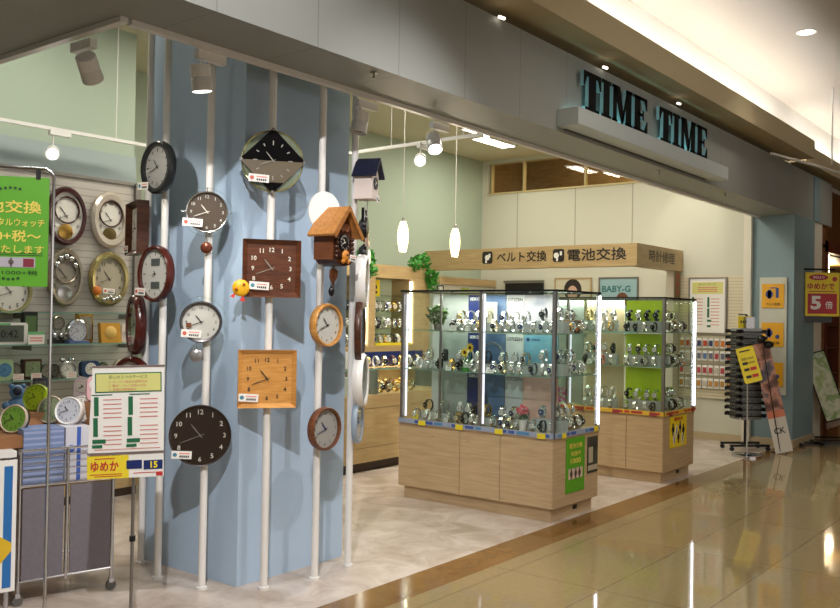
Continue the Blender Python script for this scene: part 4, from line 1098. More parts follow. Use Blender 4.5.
# posters on the pier
pb = thing('poster_board', 'tall grey white board on the blue pier holding yellow posters', 'board', (11.195, 3.305, .62), D(-90))
B().box(-.16, .16, -.02, 0, 0, 1.42).build('board', mat('board_grey', (196, 196, 182), .5), pb, smooth=0)
orp = mat('poster_orange_yellow', (226, 166, 30), .5)
for i, (z, t, l) in enumerate(((1.67, 'ベルト交換', 'yellow poster with a blue watch and strap, top of the pier board'), (1.20, '電池交換', 'yellow poster with blue watch and battery, middle of the pier board'), (.72, '時計修理', 'yellow poster with blue shapes, bottom of the pier board'))):
    r = thing('yellow_poster', l, 'poster', (11.17, 3.305, z), D(-90), 'yellow posters on the pier board')
    B().box(-.13, .13, -.006, 0, 0, .29).build('sheet', orp, r, smooth=0)
    b = B().lathe([(.045, -.008), (.045, -.006)], 0, 20, (-.04, 0, .165), 'Y').box(-.06, -.02, -.008, -.006, .11, .22)
    if i == 0: b.box(.035, .07, -.008, -.006, .12, .24).box(-.03, .05, -.008, -.006, .235, .248)
    else: b.lathe([(.026, -.008), (.026, -.006)], 0, 16, (.06, 0, .12), 'Y')
    b.build('printed_watch', mat('print_blue', (40, 66, 130), .5), r, smooth=0)
    B().text(t, .034, 0, .045, -.008, 0, .17, .02).build('lettering', lettering, r, smooth=0)
wallposter('brochure', 'small white note pinned above the yellow rack card', 3.72, 3.66, 1.4, 1.5, paper, x=11.12) if 0 else None

# ------------------------------------------------------------ glasses rack
gx, gy = 10.62, 3.44
gr = thing('glasses_rack', 'black revolving rack of reading glasses near the blue pier', 'rack', (gx, gy, 0), D(-45))
b = B().tube((0, 0, .05), (0, 0, 1.58), .016)
b.build('pole', blackm, gr)
ft = B()
for s_ in (-1, 1):
    ft.box(-.24, .24, s_ * .12 - .015, s_ * .12 + .015, .05, .075)
ft.box(-.015, .015, -.13, .13, .055, .075)
ft.build('foot_frame', blackm, gr, smooth=0)
for x in (-.22, .22):
    for y in (-.12, .12): B().lathe([(.004, -.012), (.025, -.012), (.025, .012), (.004, .012)], 0, 14, (x, y, .025), 'Y').build('caster', black, gr)
for k in range(4):
    a = k * PI / 2
    b = B(); b.X = Matrix.Rotation(a, 4, 'Z')
    b.box(-.12, .12, -.135, -.13, .36, 1.42, 0)
    b.build('display_panel', mat('rack_grey', (158, 160, 160), .4), gr, smooth=0)
    b = B(); b.X = Matrix.Rotation(a, 4, 'Z')
    for j in range(14):
        z = .40 + j * .075
        b.box(-.14, .14, -.185, -.13, z, z + .012).box(-.14, -.128, -.19, -.13, z - .01, z + .03).box(.128, .14, -.19, -.13, z - .01, z + .03)
    b.build('tray_ledge', blackm, gr, smooth=0)
B().box(-.05, .05, -.1, .0, 1.36, 1.55).build('mirror_panel', mat('mirror_grey', (150, 150, 150), .1, .8), gr, smooth=0)
c = B().box(-.12, .06, -.03, -.026, 1.42, 1.56, 0)
for k in range(4): c.box(-.09 + k * .03, -.07 + k * .03, -.032, -.03, 1.48, 1.51, 1)
cc = c.build('top_card', [yel, darkink], gr, smooth=0)
b = B().path([(0, 0, 1.57), (0, 0, 1.58), (-.1, 0, 1.58)], .006).build('top_hook', blackm, gr)
# spectacles as things on the two visible sides
sp_proto = None
def spectacles():
    r = thing('reading_glasses', '', 'glasses')
    b = B()
    for s_ in (-1, 1): b.lathe([(.019, 0), (.023, -.002), (.023, .002), (.019, .002)], 0, 14, (s_ * .03, 0, .02), 'Y', sy=.75, ring=True)
    b.box(-.01, .01, -.002, .002, .022, .026).build('rim', black, r)
    B().box(-.054, -.051, 0, .05, .02, .024).box(.051, .054, 0, .05, .02, .024).build('temple', black, r, smooth=0)
    return r
for side, (a, nm) in enumerate(((D(-45) + 0, 'right'), (D(-45) - PI / 2, 'left'))):
    for j in range(13):
        for q_ in range(2):
            z = .412 + j * .075
            n = Vector((math.sin(a), -math.cos(a), 0)); t = Vector((math.cos(a), math.sin(a), 0))
            p = Vector((gx, gy, z)) + n * .18 + t * (-.06 if q_ == 0 else .06)
            l = 'dark reading glasses, %s column on the %s face of the rack, %s tray up' % (('left', 'right')[q_], nm, (ORD + ('thirteenth',))[j])
            if sp_proto is None:
                sp_proto = spectacles(); sp_proto.location = p; sp_proto.rotation_euler.z = a; sp_proto['label'] = l; sp_proto['group'] = 'reading glasses on the revolving rack'
            else: dup(sp_proto, p, a, l)

# yellow tilted sign on a round silver base
ys = thing('sign_stand', 'yellow slanted price sign on a thin pole with round silver base', 'sign stand', (10.1, 3.25, 0), D(-50))
B().lathe([(.16, 0), (.16, .02), (.14, .03), (.015, .035)], 0, 36).build('base', chrome, ys)
B().tube((0, 0, .03), (0, 0, 1.0), .009).build('pole', chrome, ys)
b = B(); b.X = Matrix.Translation((.0, -.03, 1.02)) @ Matrix.Rotation(D(-14), 4, 'Y') @ Matrix.Rotation(D(-8), 4, 'X')
b.rbox(-.10, .10, -.006, 0, -.20, .20, .02)
bd = b.build('board', yel, ys, smooth=0)
b2 = B(); b2.X = b.X
b2.box(-.07, .05, -.008, -.006, .15, .165, 0)
for z, c_ in ((.07, 1), (.02, 0), (-.05, 0), (-.13, 0)):
    b2.box(-.07, -.01, -.008, -.006, z - .015, z + .015, c_)
for z in (-.05, -.13): b2.box(.0, .07, -.008, -.006, z - .018, z + .018, 2)
for z in (.07, .02): b2.box(.0, .07, -.008, -.006, z - .01, z + .01, 1)
b2.build('print', [darkink, mat('olive_print', (170, 150, 50), .5), red], bd, smooth=0)

# leaning banner
lb_ = thing('leaning_banner', 'narrow pink and white photo banner leaning back beside the pier', 'banner', (10.58, 2.98, 0), D(-52))
b = B(); b.X = Matrix.Rotation(D(-12), 4, 'Y') @ Matrix.Rotation(D(-3), 4, 'X')
b.box(-.1, .1, -.004, 0, .02, .42, 0).box(-.1, .1, -.004, 0, .42, .50, 2).box(-.1, .1, -.004, 0, .50, 1.28, 1)
b.build('fabric', [mat('banner_white', (206, 200, 188), .5), blotch('banner_photo', [(64, 44, 46), (120, 80, 66), (196, 140, 120), (96, 90, 100), (60, 50, 60)], 5), mat('banner_coral', (206, 120, 90), .5)], lb_, smooth=0)
b2 = B(); b2.X = b.X; b2.text('CK', .07, 0, .27, -.006, 0, None, .02); b2.build('lettering', darkink, lb_, smooth=0)
B().path([(-.02, .01, .02), (-.1, .15, .0), ], .006).path([(-.25, .02, 1.2), (-.05, .0, .03)], .005).path([(.0, .01, .03), (.1, .15, .0)], .006).build('support_frame', blackm, lb_)
B().ball((-.29, -.02, 1.3), .05).ball((-.2, .0, 1.24), .045, sx=1.3).build('top_ornament', blackm, lb_)

# point campaign sign on a black stand
ps = thing('campaign_sign', 'red and yellow point campaign sign on a tall black stand', 'sign stand', (11.75, 2.93, 0), D(-52))
B().path([(-.27, 0, .03), (-.27, 0, 2.16), (.2, 0, 2.16)], .011).build('post', blackm, ps)
B().box(-.27, .35, -.02, .02, .0, .03).box(-.29, -.25, -.25, .25, 0, .03).box(.0, .04, -.2, .2, 0, .03).build('foot_frame', blackm, ps, smooth=0)
B().box(-.24, .18, .03, .05, 1.5, 2.02).build('backing_board', black, ps, smooth=0)
bd = B().box(-.17, .25, -.02, 0, 1.58, 2.12, 0).box(-.14, .22, -.022, -.02, 1.61, 1.86, 1).build('board', [mat('sign_yellow', (232, 206, 30), .45), mat('sign_red', (176, 30, 44), .45)], ps, smooth=0)
B().lathe([(.12, -.023), (.12, -.02)], 0, 24, (-.01, 0, 2.06), 'Y', sy=.3).lathe([(.03, -.023), (.03, -.02)], 0, 14, (.19, 0, 2.04), 'Y').build('red_oval', mat('sign_red'), bd)
B().text('本日より', .034, -.01, 2.06, -.025, 0, None, .02).text('5', .17, -.04, 1.745, -.024, 0, .13, .04).text('倍', .09, .12, 1.72, -.024, 0, None, .03).build('white_lettering', paper, bd, smooth=0)
B().text('ゆめかで', .075, .02, 1.95, -.022, 0, .33, .04).box(-.13, .2, -.022, -.02, 1.88, 1.89).build('red_lettering', mat('sign_red'), bd, smooth=0)

# brochure easel
ez = thing('brochure_easel', 'slanted black framed leaflet easel beside the neighbouring shop', 'easel', (12.25, 2.72, 0), D(-52))
b = B(); b.X = Matrix.Rotation(D(-17), 4, 'Y') @ Matrix.Rotation(D(-8), 4, 'X')
b.box(-.13, .13, -.006, 0, .3, 1.16, 0).build('leaflet', blotch('leaflet_print', [(150, 170, 110), (200, 200, 176), (120, 150, 80), (190, 196, 180)], 6), ez, smooth=0)
b2 = B(); b2.X = b.X
b2.path([(-.14, 0, .29), (.14, 0, .29), (.14, 0, 1.17), (-.14, 0, 1.17), (-.14, 0, .29)], .008); b2.build('frame', blackm, ez)
B().path([(-.02, 0, .3), (0, .1, .02), (.35, .1, .02)], .012).path([(-.3, -.05, .02), (.3, -.05, .02)], .012).path([(-.3, .25, .02), (.3, .25, .02), (.4, .1, .1), (.38, .1, .5)], .012).build('stand_frame', blackm, ez)
o = B().rbox(-.14, .14, -.09, .09, 0, .36, .05).build('stool_box', mat('dark_bag', (30, 30, 36), .5), loc=(12.75, 2.6, .0), rz=D(-40))
tag(o, 'dark rounded bag standing behind the leaflet easel', 'bag')
# neighbouring shop
struct('wall_neighbour', B().box(12.55, 20, 3.25, 3.4, 2.5, 3.38).box(12.55, 12.75, 3.1, 3.4, 0, 2.85).box(12.55, 20, 5.2, 5.3, 0, 2.6), wood('neighbour_wood', (104, 66, 38), (134, 88, 50), .5, (2, 2, 4)), smooth=0)
struct('ceiling.003', B().box(12.55, 20, 3.1, 5.3, 2.5, 2.55), timber, smooth=0)
struct('trim_10', B().box(12.75, 12.83, 3.08, 3.16, 0, 2.6).box(12.75, 20, 3.08, 3.16, 2.45, 2.6), mat('dark_red_frame', (92, 38, 26), .4), smooth=0)
ns = thing('display_rack', 'warmly lit wooden rack of small goods in the neighbouring shop', 'rack', (13.1, 3.5, 0), 0)
for z in (.3, .7, 1.1, 1.45, 1.75): B().box(0, 2.2, 0, .35, z, z + .025).build('shelf', brownw, ns, smooth=0)
for x in (0, 2.18): B().box(x, x + .03, 0, .35, 0, 1.95).build('upright', mat('dark_red_frame'), ns, smooth=0)
gcols = [(190, 70, 50), (214, 180, 140), (60, 90, 150), (206, 196, 180), (60, 44, 40), (200, 120, 60)]
for si, z in enumerate((.325, .725, 1.125, 1.475)):
    for k in range(9):
        h = .1 + .08 * ((k * 7 + si * 3) % 5) / 4
        ci = (k * 5 + si * 2) % 6
        o = B().lathe([(.04, 0), (.045, h * .6), (.03, h * .9), (.015, h)], 0, 12).build('jar', mat('jar_%d' % ci, gcols[ci], .4), loc=(13.25 + k * .2, 3.62, z))
        tag(o, '%s jar, %s from the left on the %s shelf of the neighbouring rack' % (('red', 'beige', 'blue', 'white', 'dark', 'orange')[ci], ORD[k], ('lowest', 'second', 'third', 'fourth')[si]), 'jar', 'jars on the neighbouring rack')
for i, x in enumerate((13.2, 13.5, 14.0)):
    o = B().ball((0, 0, 0), .035).tube((0, 0, .03), (0, 0, .72), .006).build('bulb_lamp', [mat('warm_bulb', (255, 226, 170), .4, emit=14)], loc=(x, 3.35, 1.78))
    tag(o, 'small glowing bulb hanging in the neighbouring shop, %s from the left' % ORD[i], 'lamp', 'bulbs in the neighbouring shop')
lamp('POINT', (13.8, 3.9, 2.3), 22, (1, .76, .48), None, .05, name='neighbour_light')
lamp('POINT', (16.5, 3.9, 2.3), 22, (1, .76, .48), None, .05, name='neighbour_light')

# ------------------------------------------------------------ watches
WM = {'silver': (silver, mat('dial_white', (224, 222, 216), .3)), 'gold': (gold, mat('dial_cream', (226, 214, 180), .3)), 'black': (mat('watch_black', (26, 26, 28), .3), mat('dial_black', (18, 18, 22), .2)),
      'steel blue': (silver, mat('dial_blue', (40, 60, 110), .25)), 'white': (mat('watch_white', (236, 232, 226), .35), mat('dial_white')), 'orange': (mat('watch_orange', (206, 84, 34), .35), mat('dial_black')),
      'brown leather': (mat('watch_brown', (92, 56, 36), .6), mat('dial_cream')), 'green': (mat('watch_green', (120, 150, 50), .4), mat('dial_white')), 'two tone': (mat('two_tone', (196, 180, 140), .25, .9), mat('dial_black'))}
WP = {}


def watch_mesh(col):
    if col in WP: return WP[col]
    bm_, dm = WM[col]
    # band: oval loop in the YZ plane, tapering to the clasp
    b = B(); n = 20; w0, w1 = .011, .007
    ring = []
    for i in range(n):
        a = 2 * PI * i / n; k = .5 - .5 * math.cos(a)   # 0 at the front
        w = w0 + (w1 - w0) * k
        y, z = -.026 * math.cos(a), .034 * math.sin(a); f_ = 1.10
        ring.append([(-w, y, z), (w, y, z), (w, y * f_, z * f_), (-w, y * f_, z * f_)])
    vs = [(p[0], p[1], p[2] + .0375) for r_ in ring for p in r_]; fs = []
    for i in range(n):
        j = (i + 1) % n
        for q_ in range(4):
            r2 = (q_ + 1) % 4; fs.append((i * 4 + q_, i * 4 + r2, j * 4 + r2, j * 4 + q_))
    b.add(vs, fs)
    band = b.build('band', bm_)
    case = B().lathe([(.016, -.024), (.019, -.026), (.019, -.033), (.0165, -.036), (.0155, -.034)], 0, 20, (0, 0, .0375), 'Y').box(.018, .022, -.032, -.028, .0355, .0395).build('wristwatch', silver if col not in ('gold', 'black') else bm_)
    dial = B().lathe([(.0155, -.0345), (.0155, -.0338)], 0, 18, (0, 0, .0375), 'Y').build('dial', dm)
    hd = B(); hand(hd, HH, .008, .0011, -.0352, cz=.0375); hand(hd, MM, .012, .0009, -.0358, cz=.0375)
    hd = hd.build('hands', ivory if col in ('black', 'steel blue', 'orange', 'two tone') else darkink, smooth=0)
    band.parent = case; dial.parent = case; hd.parent = dial
    tag(case, 'x', 'wristwatch')
    WP[col] = [case, band, dial, hd, False]
    return WP[col]


NW = [0]


def watch(col, loc, rz, label, group, s=1.0):
    NW[0] += 1
    W = watch_mesh(col)
    if not W[4]:
        W[4] = True; c = W[0]
    else:
        c = W[0].copy(); COL.objects.link(c)
        bd = W[1].copy(); COL.objects.link(bd); bd.parent = c
        d_ = W[2].copy(); COL.objects.link(d_); d_.parent = c
        h_ = W[3].copy(); COL.objects.link(h_); h_.parent = d_
    s *= 1.25
    c.location = loc; c.rotation_euler.z = rz; c.scale = (s, s, s)
    c['label'] = label; c['group'] = group
    return c


# ------------------------------------------------------------ glass display cases
def display_case(label, x0, x1, y0, y1, posts, led, strip, doors, case2=False):
    r = thing('display_case', label, 'display case', (x0, y0, 0), 0, 'glass display cases on birch cabinets')
    W, L = x1 - x0, y1 - y0
    ZB = .64; ZT = 1.70
    B().box(.035, W - .035, .035, L - .035, 0, .10).build('plinth', birch, r, smooth=0)
    B().box(.0, W, .0, L, .10, .60).build('cabinet', birch, r, smooth=0, bevel=.002)
    B().box(-.004, W + .004, -.004, L + .004, .60, ZB).build('countertop', wood('birch_edge', (160, 132, 98), (178, 150, 114), .38, (1.2, 1.2, 12)), r, smooth=0, bevel=.002)
    prev = None
    for (a, b_, lock) in doors:
        d_ = B().box(-.009, 0, a + .003, b_ - .003, .105, .595).build('door', birch, r, smooth=0, bevel=.0015)
        if lock is not None: B().lathe([(.008, -.002), (.008, 0)], 0, 14).build('door_lock', blackm, d_, loc=(-.009, lock, .53), rz=D(-90))
    # glass
    B().box(0, .006, 0, L, ZB, ZT).build('glass_panel', GL, r, smooth=0)
    B().box(.006, W - .006, 0, .006, ZB, ZT).build('glass_panel', GL, r, smooth=0)
    B().box(W - .006, W, 0, L, ZB, ZT).build('glass_panel', GL, r, smooth=0)
    B().box(.006, W - .006, L - .006, L, ZB, ZT).build('glass_panel', GL, r, smooth=0)
    B().box(0, W, 0, L, ZT, ZT + .008).build('glass_top', GL, r, smooth=0)
    t = .008
    B().box(-t, 0, -t, L + t, ZT - .004, ZT + .01).box(W, W + t, -t, L + t, ZT - .004, ZT + .01).box(0, W, -t, 0, ZT - .004, ZT + .01).box(0, W, L, L + t, ZT - .004, ZT + .01).build('top_frame', blackm, r, smooth=0)
    for (px_, py_, hw) in posts:
        B().box(px_ - hw, px_ + hw, py_ - hw, py_ + hw, ZB, ZT).build('post', alu, r, smooth=0, bevel=.002)
    for z in (1.065, 1.385):
        s_ = B().box(.012, W - .012, .012, L - .012, z - .006, z).build('shelf', glass('shelf_glass'), r, smooth=0)
        B().box(.010, .012, .012, L - .012, z - .006, z).box(.012, W - .012, .010, .012, z - .006, z).build('shelf_edge', GE, s_, smooth=0)
    ledm = mat('led_tube', (244, 244, 255), .3, emit=9); ledw = mat('led_tube_weak', (236, 230, 250), .3, emit=1.3)
    for (px_, py_) in led:
        B().box(px_ - .006, px_ + .006, py_ - .006, py_ + .006, ZB + .03, ZT - .02).build('led_tube', ledm if py_ < 0 else ledw, r, smooth=0)
    # printed edge strip with small cards
    s1, s2, cm, cm2 = strip
    e = B().box(-.012, -.005, -.012, L + .004, ZB - .022, ZB + .016, 0).box(-.012, W + .004, -.012, -.005, ZB - .022, ZB + .016, 0)
    k = 0; y = .03
    while y < L - .05:
        w = .05 + .03 * (k % 3); m_ = (1, 0, 2, 1)[k % 4]
        if m_ != 0: e.box(-.0135, -.012, y, y + w, ZB - .014, ZB + .008, m_)
        y += w + .02; k += 1
    x = .04
    while x < W - .08:
        w = .05 + .03 * (k % 3); m_ = (1, 0, 2, 1)[k % 4]
        if m_ != 0: e.box(x, x + w, -.0135, -.012, ZB - .014, ZB + .008, m_)
        x += w + .02; k += 1
    e.build('edge_strip', [s1, s2, cm], r, smooth=0)
    e = B()
    for q_ in range(1 + int(L / .37)):
        e.box(-.018, -.014, .06 + q_ * .37, .13 + q_ * .37, ZB - .028, ZB + .01)
    e.box(.1, .16, -.018, -.014, ZB - .028, ZB + .01).box(W - .1, W - .03, -.018, -.014, ZB - .02, ZB + .02)
    e.build('price_card', cm2, r, smooth=0)
    B().box(W - .34, W - .28, .030, .036, .045, .075).build('vent_slot', black, r, smooth=0)
    return r


X0, X1, Y0, Y1 = 5.75, 6.46, 3.24, 4.69
hp_ = .012
display_case('nearer tall glass watch case on a birch cabinet', X0, X1, Y0, Y1,
             [(.012, .012, .014), (.012, .66, .013), (.012, 1.05, .008), (.012, Y1 - Y0 - .012, .013), (X1 - X0 - .012, .012, .010), (X1 - X0 - .012, Y1 - Y0 - .012, .01)],
             [(.035, Y1 - Y0 - .035), (.035, .645), (X1 - X0 - .012, -.006)],
             (mat('strip_grey', (150, 160, 180), .4), mat('strip_blue', (60, 84, 150), .4), mat('strip_cyan', (80, 130, 170), .4), mat('card_yellow', (226, 206, 40), .5)),
             [(.0, .455, None), (.455, .83, .75), (.83, 1.45, 1.10)])
A0, A1, C0, C1 = 7.82, 8.56, 3.27, 4.72
display_case('farther tall glass watch case with lime green boards', A0, A1, C0, C1,
             [(.012, .012, .014), (.012, 1.0, .012), (A1 - A0 - .012, .012, .010), (.012, C1 - C0 - .012, .013), (A1 - A0 - .012, C1 - C0 - .012, .01)],
             [(A1 - A0 - .012, -.006), (.035, .98)],
             (mat('strip_yellow', (220, 180, 60), .4), mat('strip_red', (190, 60, 60), .4), mat('strip_redder', (170, 50, 60), .4), mat('card_red', (150, 60, 60), .5)),
             [(.0, .36, None), (.36, 1.45, None)], True)

# posters on cabinet sides
r = thing('cabinet_poster', 'bright green sale poster on the end of the nearer cabinet', 'poster', (6.08, 3.238, .19), 0, 'posters taped on the cabinets')
B().box(-.145, .145, -.004, 0, 0, .41).build('sheet', greenp, r, smooth=0)
b = B().text('電池交換', .04, 0, .35, -.006, 0, .2, .02).text('実施中', .035, 0, .29, -.006, 0, .15, .02).text('1000', .04, 0, .235, -.006, 0, .16, .02); b.build('lettering', mat('yellow_print'), r, smooth=0)
b = B().box(-.11, .11, -.006, -.004, .1, .18, 0)
for x in (-.07, 0, .06): b.lathe([(.022, -.0075), (.022, -.006)], 1, 14, (x, 0, .14), 'Y').box(x - .008, x + .008, -.0075, -.006, .1, .18, 1)
b.build('printed_watches', [mat('print_pinkish', (206, 180, 160), .5), mat('photo_grey')], r, smooth=0)
r = thing('cabinet_poster', 'small black and white photo poster beside the green one', 'poster', (6.36, 3.238, .30), 0, 'posters taped on the cabinets')
B().box(-.085, .085, -.004, 0, 0, .28).build('sheet', blotch('dark_poster', [(30, 30, 28), (60, 58, 50), (90, 86, 76)], 8), r, smooth=0)
B().box(-.07, .0, -.006, -.004, .08, .2).box(-.08, .08, -.006, -.004, .02, .06).build('printed_photo', mat('print_pale', (180, 168, 140), .5), r, smooth=0)
r = thing('cabinet_poster', 'yellow poster with cartoon wristwatches on the end of the farther cabinet', 'poster', (8.16, 3.268, .31), 0, 'posters taped on the cabinets')
B().box(-.2, .2, -.004, 0, 0, .29).build('sheet', mat('sign_yellow'), r, smooth=0)
B().text('腕時計', .035, 0, .262, -.006, 0, .22, .03).build('lettering', red, r, smooth=0)
b = B()
for x, z, k in ((-.13, .17, 0), (-.05, .15, 1), (.04, .18, 2), (.12, .15, 0), (-.1, .08, 1), (.0, .09, 0), (.1, .07, 1)):
    b.lathe([(.03, -.006), (.03, -.004)], k, 14, (x, 0, z), 'Y').box(x - .012, x + .012, -.006, -.004, z - .055, z + .055, k)
b.build('printed_watches', [darkink, paper, mat('print_purple', (70, 60, 96), .5)], r, smooth=0)

# ---- boards inside the cases (faces look toward -X)
def board(label, x, ya, yb, z0, z1, m, draw=None, g='display boards inside the nearer case'):
    r = thing('display_board', label, 'display board', (x, (ya + yb) / 2, z0), D(-90), g)
    w = abs(ya - yb); h = z1 - z0
    B().box(-w / 2, w / 2, -.005, .005, 0, h - .012).build('panel', m, r, smooth=0)
    if draw: draw(r, w, h)
    return r


LV = (.64, 1.065, 1.385, 1.70)
LN = ('bottom', 'middle', 'top')
bwhite = mat('board_white', (206, 208, 206), .5); bgrey = blotch('board_marble', [(140, 148, 144), (176, 184, 178)], 3)
bblue = blotch('board_blue_photo', [(50, 76, 120), (90, 120, 160), (130, 140, 150)], 3)
bwater = blotch('board_water', [(66, 120, 150), (110, 168, 190), (150, 196, 206)], 2.5)
bsilver = blotch('board_silver', [(120, 126, 140), (170, 170, 176), (190, 180, 180)], 6)
bpink = blotch('board_pink', [(226, 160, 140), (232, 190, 170), (206, 110, 104)], 2.5)
def d_seiko(r, w, h):
    B().text('SEIKO', .028, .0, h - .05, -.007, 0, w * .75, .03).build('lettering', paper, r, smooth=0)
def d_citizen(r, w, h):
    B().text('CITIZEN', .028, .0, h - .05, -.007, 0, w * .85, .02).build('lettering', lettering, r, smooth=0)
def d_sun(r, w, h):
    B().text('SEIKO', .026, .0, h - .045, -.007, 0, w * .75, .03).build('lettering', paper, r, smooth=0)
def d_wave(r, w, h):
    b = B().lathe([(.012, -.007), (.016, -.006)], 0, 14, (-w * .38, 0, h - .05), 'Y').text('wave', .018, -w * .15, h - .05, -.007, 0, None, .01)
    b.build('lettering', navy, r, smooth=0)
for k in range(3):
    z0, z1 = LV[k] + .001, LV[k + 1] - .008
    nm = LN[k]
    board('white board, left end of the %s level in the nearer case' % nm, 6.12, 4.64, 4.54, z0, z1, bwhite)
    board('grey marbled board left of the navy strip, %s level of the nearer case' % nm, 6.12, 4.53, 4.27, z0, z1, bgrey)
    board('navy brand strip, %s level of the nearer case' % nm, 6.115, 4.265, 4.135, z0, z1, navy, d_sun)
    board('blue photo board right of the navy strip, %s level of the nearer case' % nm, 6.12, 4.10, 3.90, z0, z1, bblue)
    board('white brand board with dark capitals, %s level of the nearer case' % nm, 6.12, 3.895, 3.73, z0, z1, bwhite, d_citizen)
    board('%s board at the aisle corner, %s level of the nearer case' % (('pink flowery', 'water blue', 'silver grey')[k], nm), 6.12, 3.725, 3.42, z0, z1, (bpink, bwater, bsilver)[k], d_wave if k == 1 else None)
bl = mat('board_lime', (176, 206, 30), .5); bbeige = mat('board_beige', (206, 190, 154), .5)
for k in range(3):
    z0, z1 = LV[k] + .001, LV[k + 1] - .008; nm = LN[k]
    board('beige board, %s level of the farther case' % nm, 8.06, 4.18, 3.78, z0, z1, bbeige, g='display boards inside the farther case')
    board('lime green board, %s level of the farther case' % nm, 8.0, 3.73, 3.36, z0, z1, bl, g='display boards inside the farther case')
    board('grey photo board at the far end, %s level of the farther case' % nm, 8.06, 4.66, 4.22, z0, z1, bgrey, g='display boards inside the farther case')

# ---- watches, in rows by bay; each bay spans y between posts
def rows(case, bay, xrow, ya, yb, n, z, cols, lvl, rz=D(-90), riser=0, rowname='front', jit=.01, s=1.0):
    for i in range(n):
        t = (i + .5) / n; y = ya + (yb - ya) * t
        col = cols[i % len(cols)]
        a = rz + random.uniform(-.35, .35)
        lab = '%s wristwatch, %s from left, %s row, %s bay, %s level, %s case' % (col, ORD[i], rowname, bay, lvl, case)
        watch(col, (xrow + random.uniform(-jit, jit), y, z), a, lab, 'watches on the %s level of the %s case' % (lvl, case), s)


acr = mat('riser_acrylic', (206, 214, 212), .15, alpha=.75)
def riser(label, x0, x1, ya, yb, z, h, m=None):
    o = B().box(0, x1 - x0, 0, abs(ya - yb), 0, h).build('display_riser', m or acr, loc=(x0, min(ya, yb), z), smooth=0)
    tag(o, label, 'display riser', 'risers in the glass cases')


BAYS = [('leftmost', 4.64, 4.31, ['silver', 'white', 'silver', 'black'], 3), ('navy strip', 4.27, 3.93, ['silver', 'gold', 'black', 'silver', 'white'], 5),
        ('white brand', 3.87, 3.56, ['silver', 'steel blue', 'two tone', 'silver'], 4), ('corner', 3.52, 3.27, ['silver', 'black', 'silver', 'steel blue'], 3)]
for k in range(3):
    z = LV[k] + .0005; lvl = LN[k]
    for (bay, ya, yb, cols, n) in BAYS:
        cc_ = cols[k:] + cols[:k]
        if bay == 'leftmost' and k == 2: continue      # a plant stands there
        rows('nearer', bay, 5.86, ya, yb, n, z, cc_, lvl)
        riser('clear riser behind front row, %s bay, %s level, nearer case' % (bay, lvl), 5.93, 6.02, ya, yb, z, .06 if bay != 'corner' else .09)
        rows('nearer', bay, 5.975, ya, yb, max(2, n - 1), z + (.061 if bay != 'corner' else .091), cc_[::-1], lvl, rowname='raised', s=1.1)
    # end side, facing the aisle
    for i in range(4):
        col = (['silver', 'two tone', 'silver', 'black'], ['silver', 'steel blue', 'silver', 'white'], ['gold', 'silver', 'brown leather', 'silver'])[k][i]
        watch(col, (6.1 + i * .085, 3.34 + .02 * (i % 2), z), random.uniform(-.5, .2), '%s wristwatch, %s from left on the aisle end, %s level, nearer case' % (col, ORD[i], lvl), 'watches on the %s level of the nearer case' % lvl, 1.1)
    riser('clear riser at the aisle end, %s level of the nearer case' % lvl, 6.14, 6.42, 3.50, 3.42, z, .08)
    for i in range(3):
        col = ('silver', 'white', 'silver')[i] if k != 1 else ('steel blue', 'silver', 'silver')[i]
        watch(col, (6.19 + i * .09, 3.46, z + .081), random.uniform(-.6, .1), '%s wristwatch, %s from left on the raised aisle row, %s level, nearer case' % (col, ORD[i], lvl), 'watches on the %s level of the nearer case' % lvl, 1.15)
FB = [('beige', 4.15, 3.80, (['white', 'silver', 'white', 'silver'], ['black', 'silver', 'orange', 'silver'], ['silver', 'white', 'white', 'gold'])),
      ('lime', 3.72, 3.36, (['green', 'silver', 'white', 'black'], ['silver', 'silver', 'two tone', 'silver'], ['black', 'black', 'silver', 'black']))]
for k in range(3):
    z = LV[k] + .0005; lvl = LN[k]
    for bay, ya, yb, cs in FB:
        rows('farther', bay, 7.90, ya, yb, 4, z, cs[k], lvl)
        riser('white riser behind front row, %s bay, %s level, farther case' % (bay, lvl), 7.94, 7.99, ya, yb, z, .10)
        rows('farther', bay, 7.965, ya, yb, 4, z + .101, cs[k][::-1], lvl, rowname='raised', s=1.15, jit=.0)
    for i in range(4):
        col = ('silver', 'black', 'white', 'brown leather')[(i + k) % 4]
        watch(col, (8.13 + i * .1, 3.36, z), random.uniform(-.5, .2), '%s wristwatch, %s from left on the aisle end, %s level, farther case' % (col, ORD[i], lvl), 'watches on the %s level of the farther case' % lvl, 1.15)
    riser('white riser at the aisle end, %s level of the farther case' % lvl, 8.12, 8.46, 3.5, 3.43, z, .10)
    for i in range(4):
        col = ('black', 'silver', 'silver', 'green')[(i + k) % 4]
        watch(col, (8.16 + i * .09, 3.465, z + .101), random.uniform(-.5, .2), '%s wristwatch, %s from left on the raised aisle row, %s level, farther case' % (col, ORD[i], lvl), 'watches on the %s level of the farther case' % lvl, 1.15)

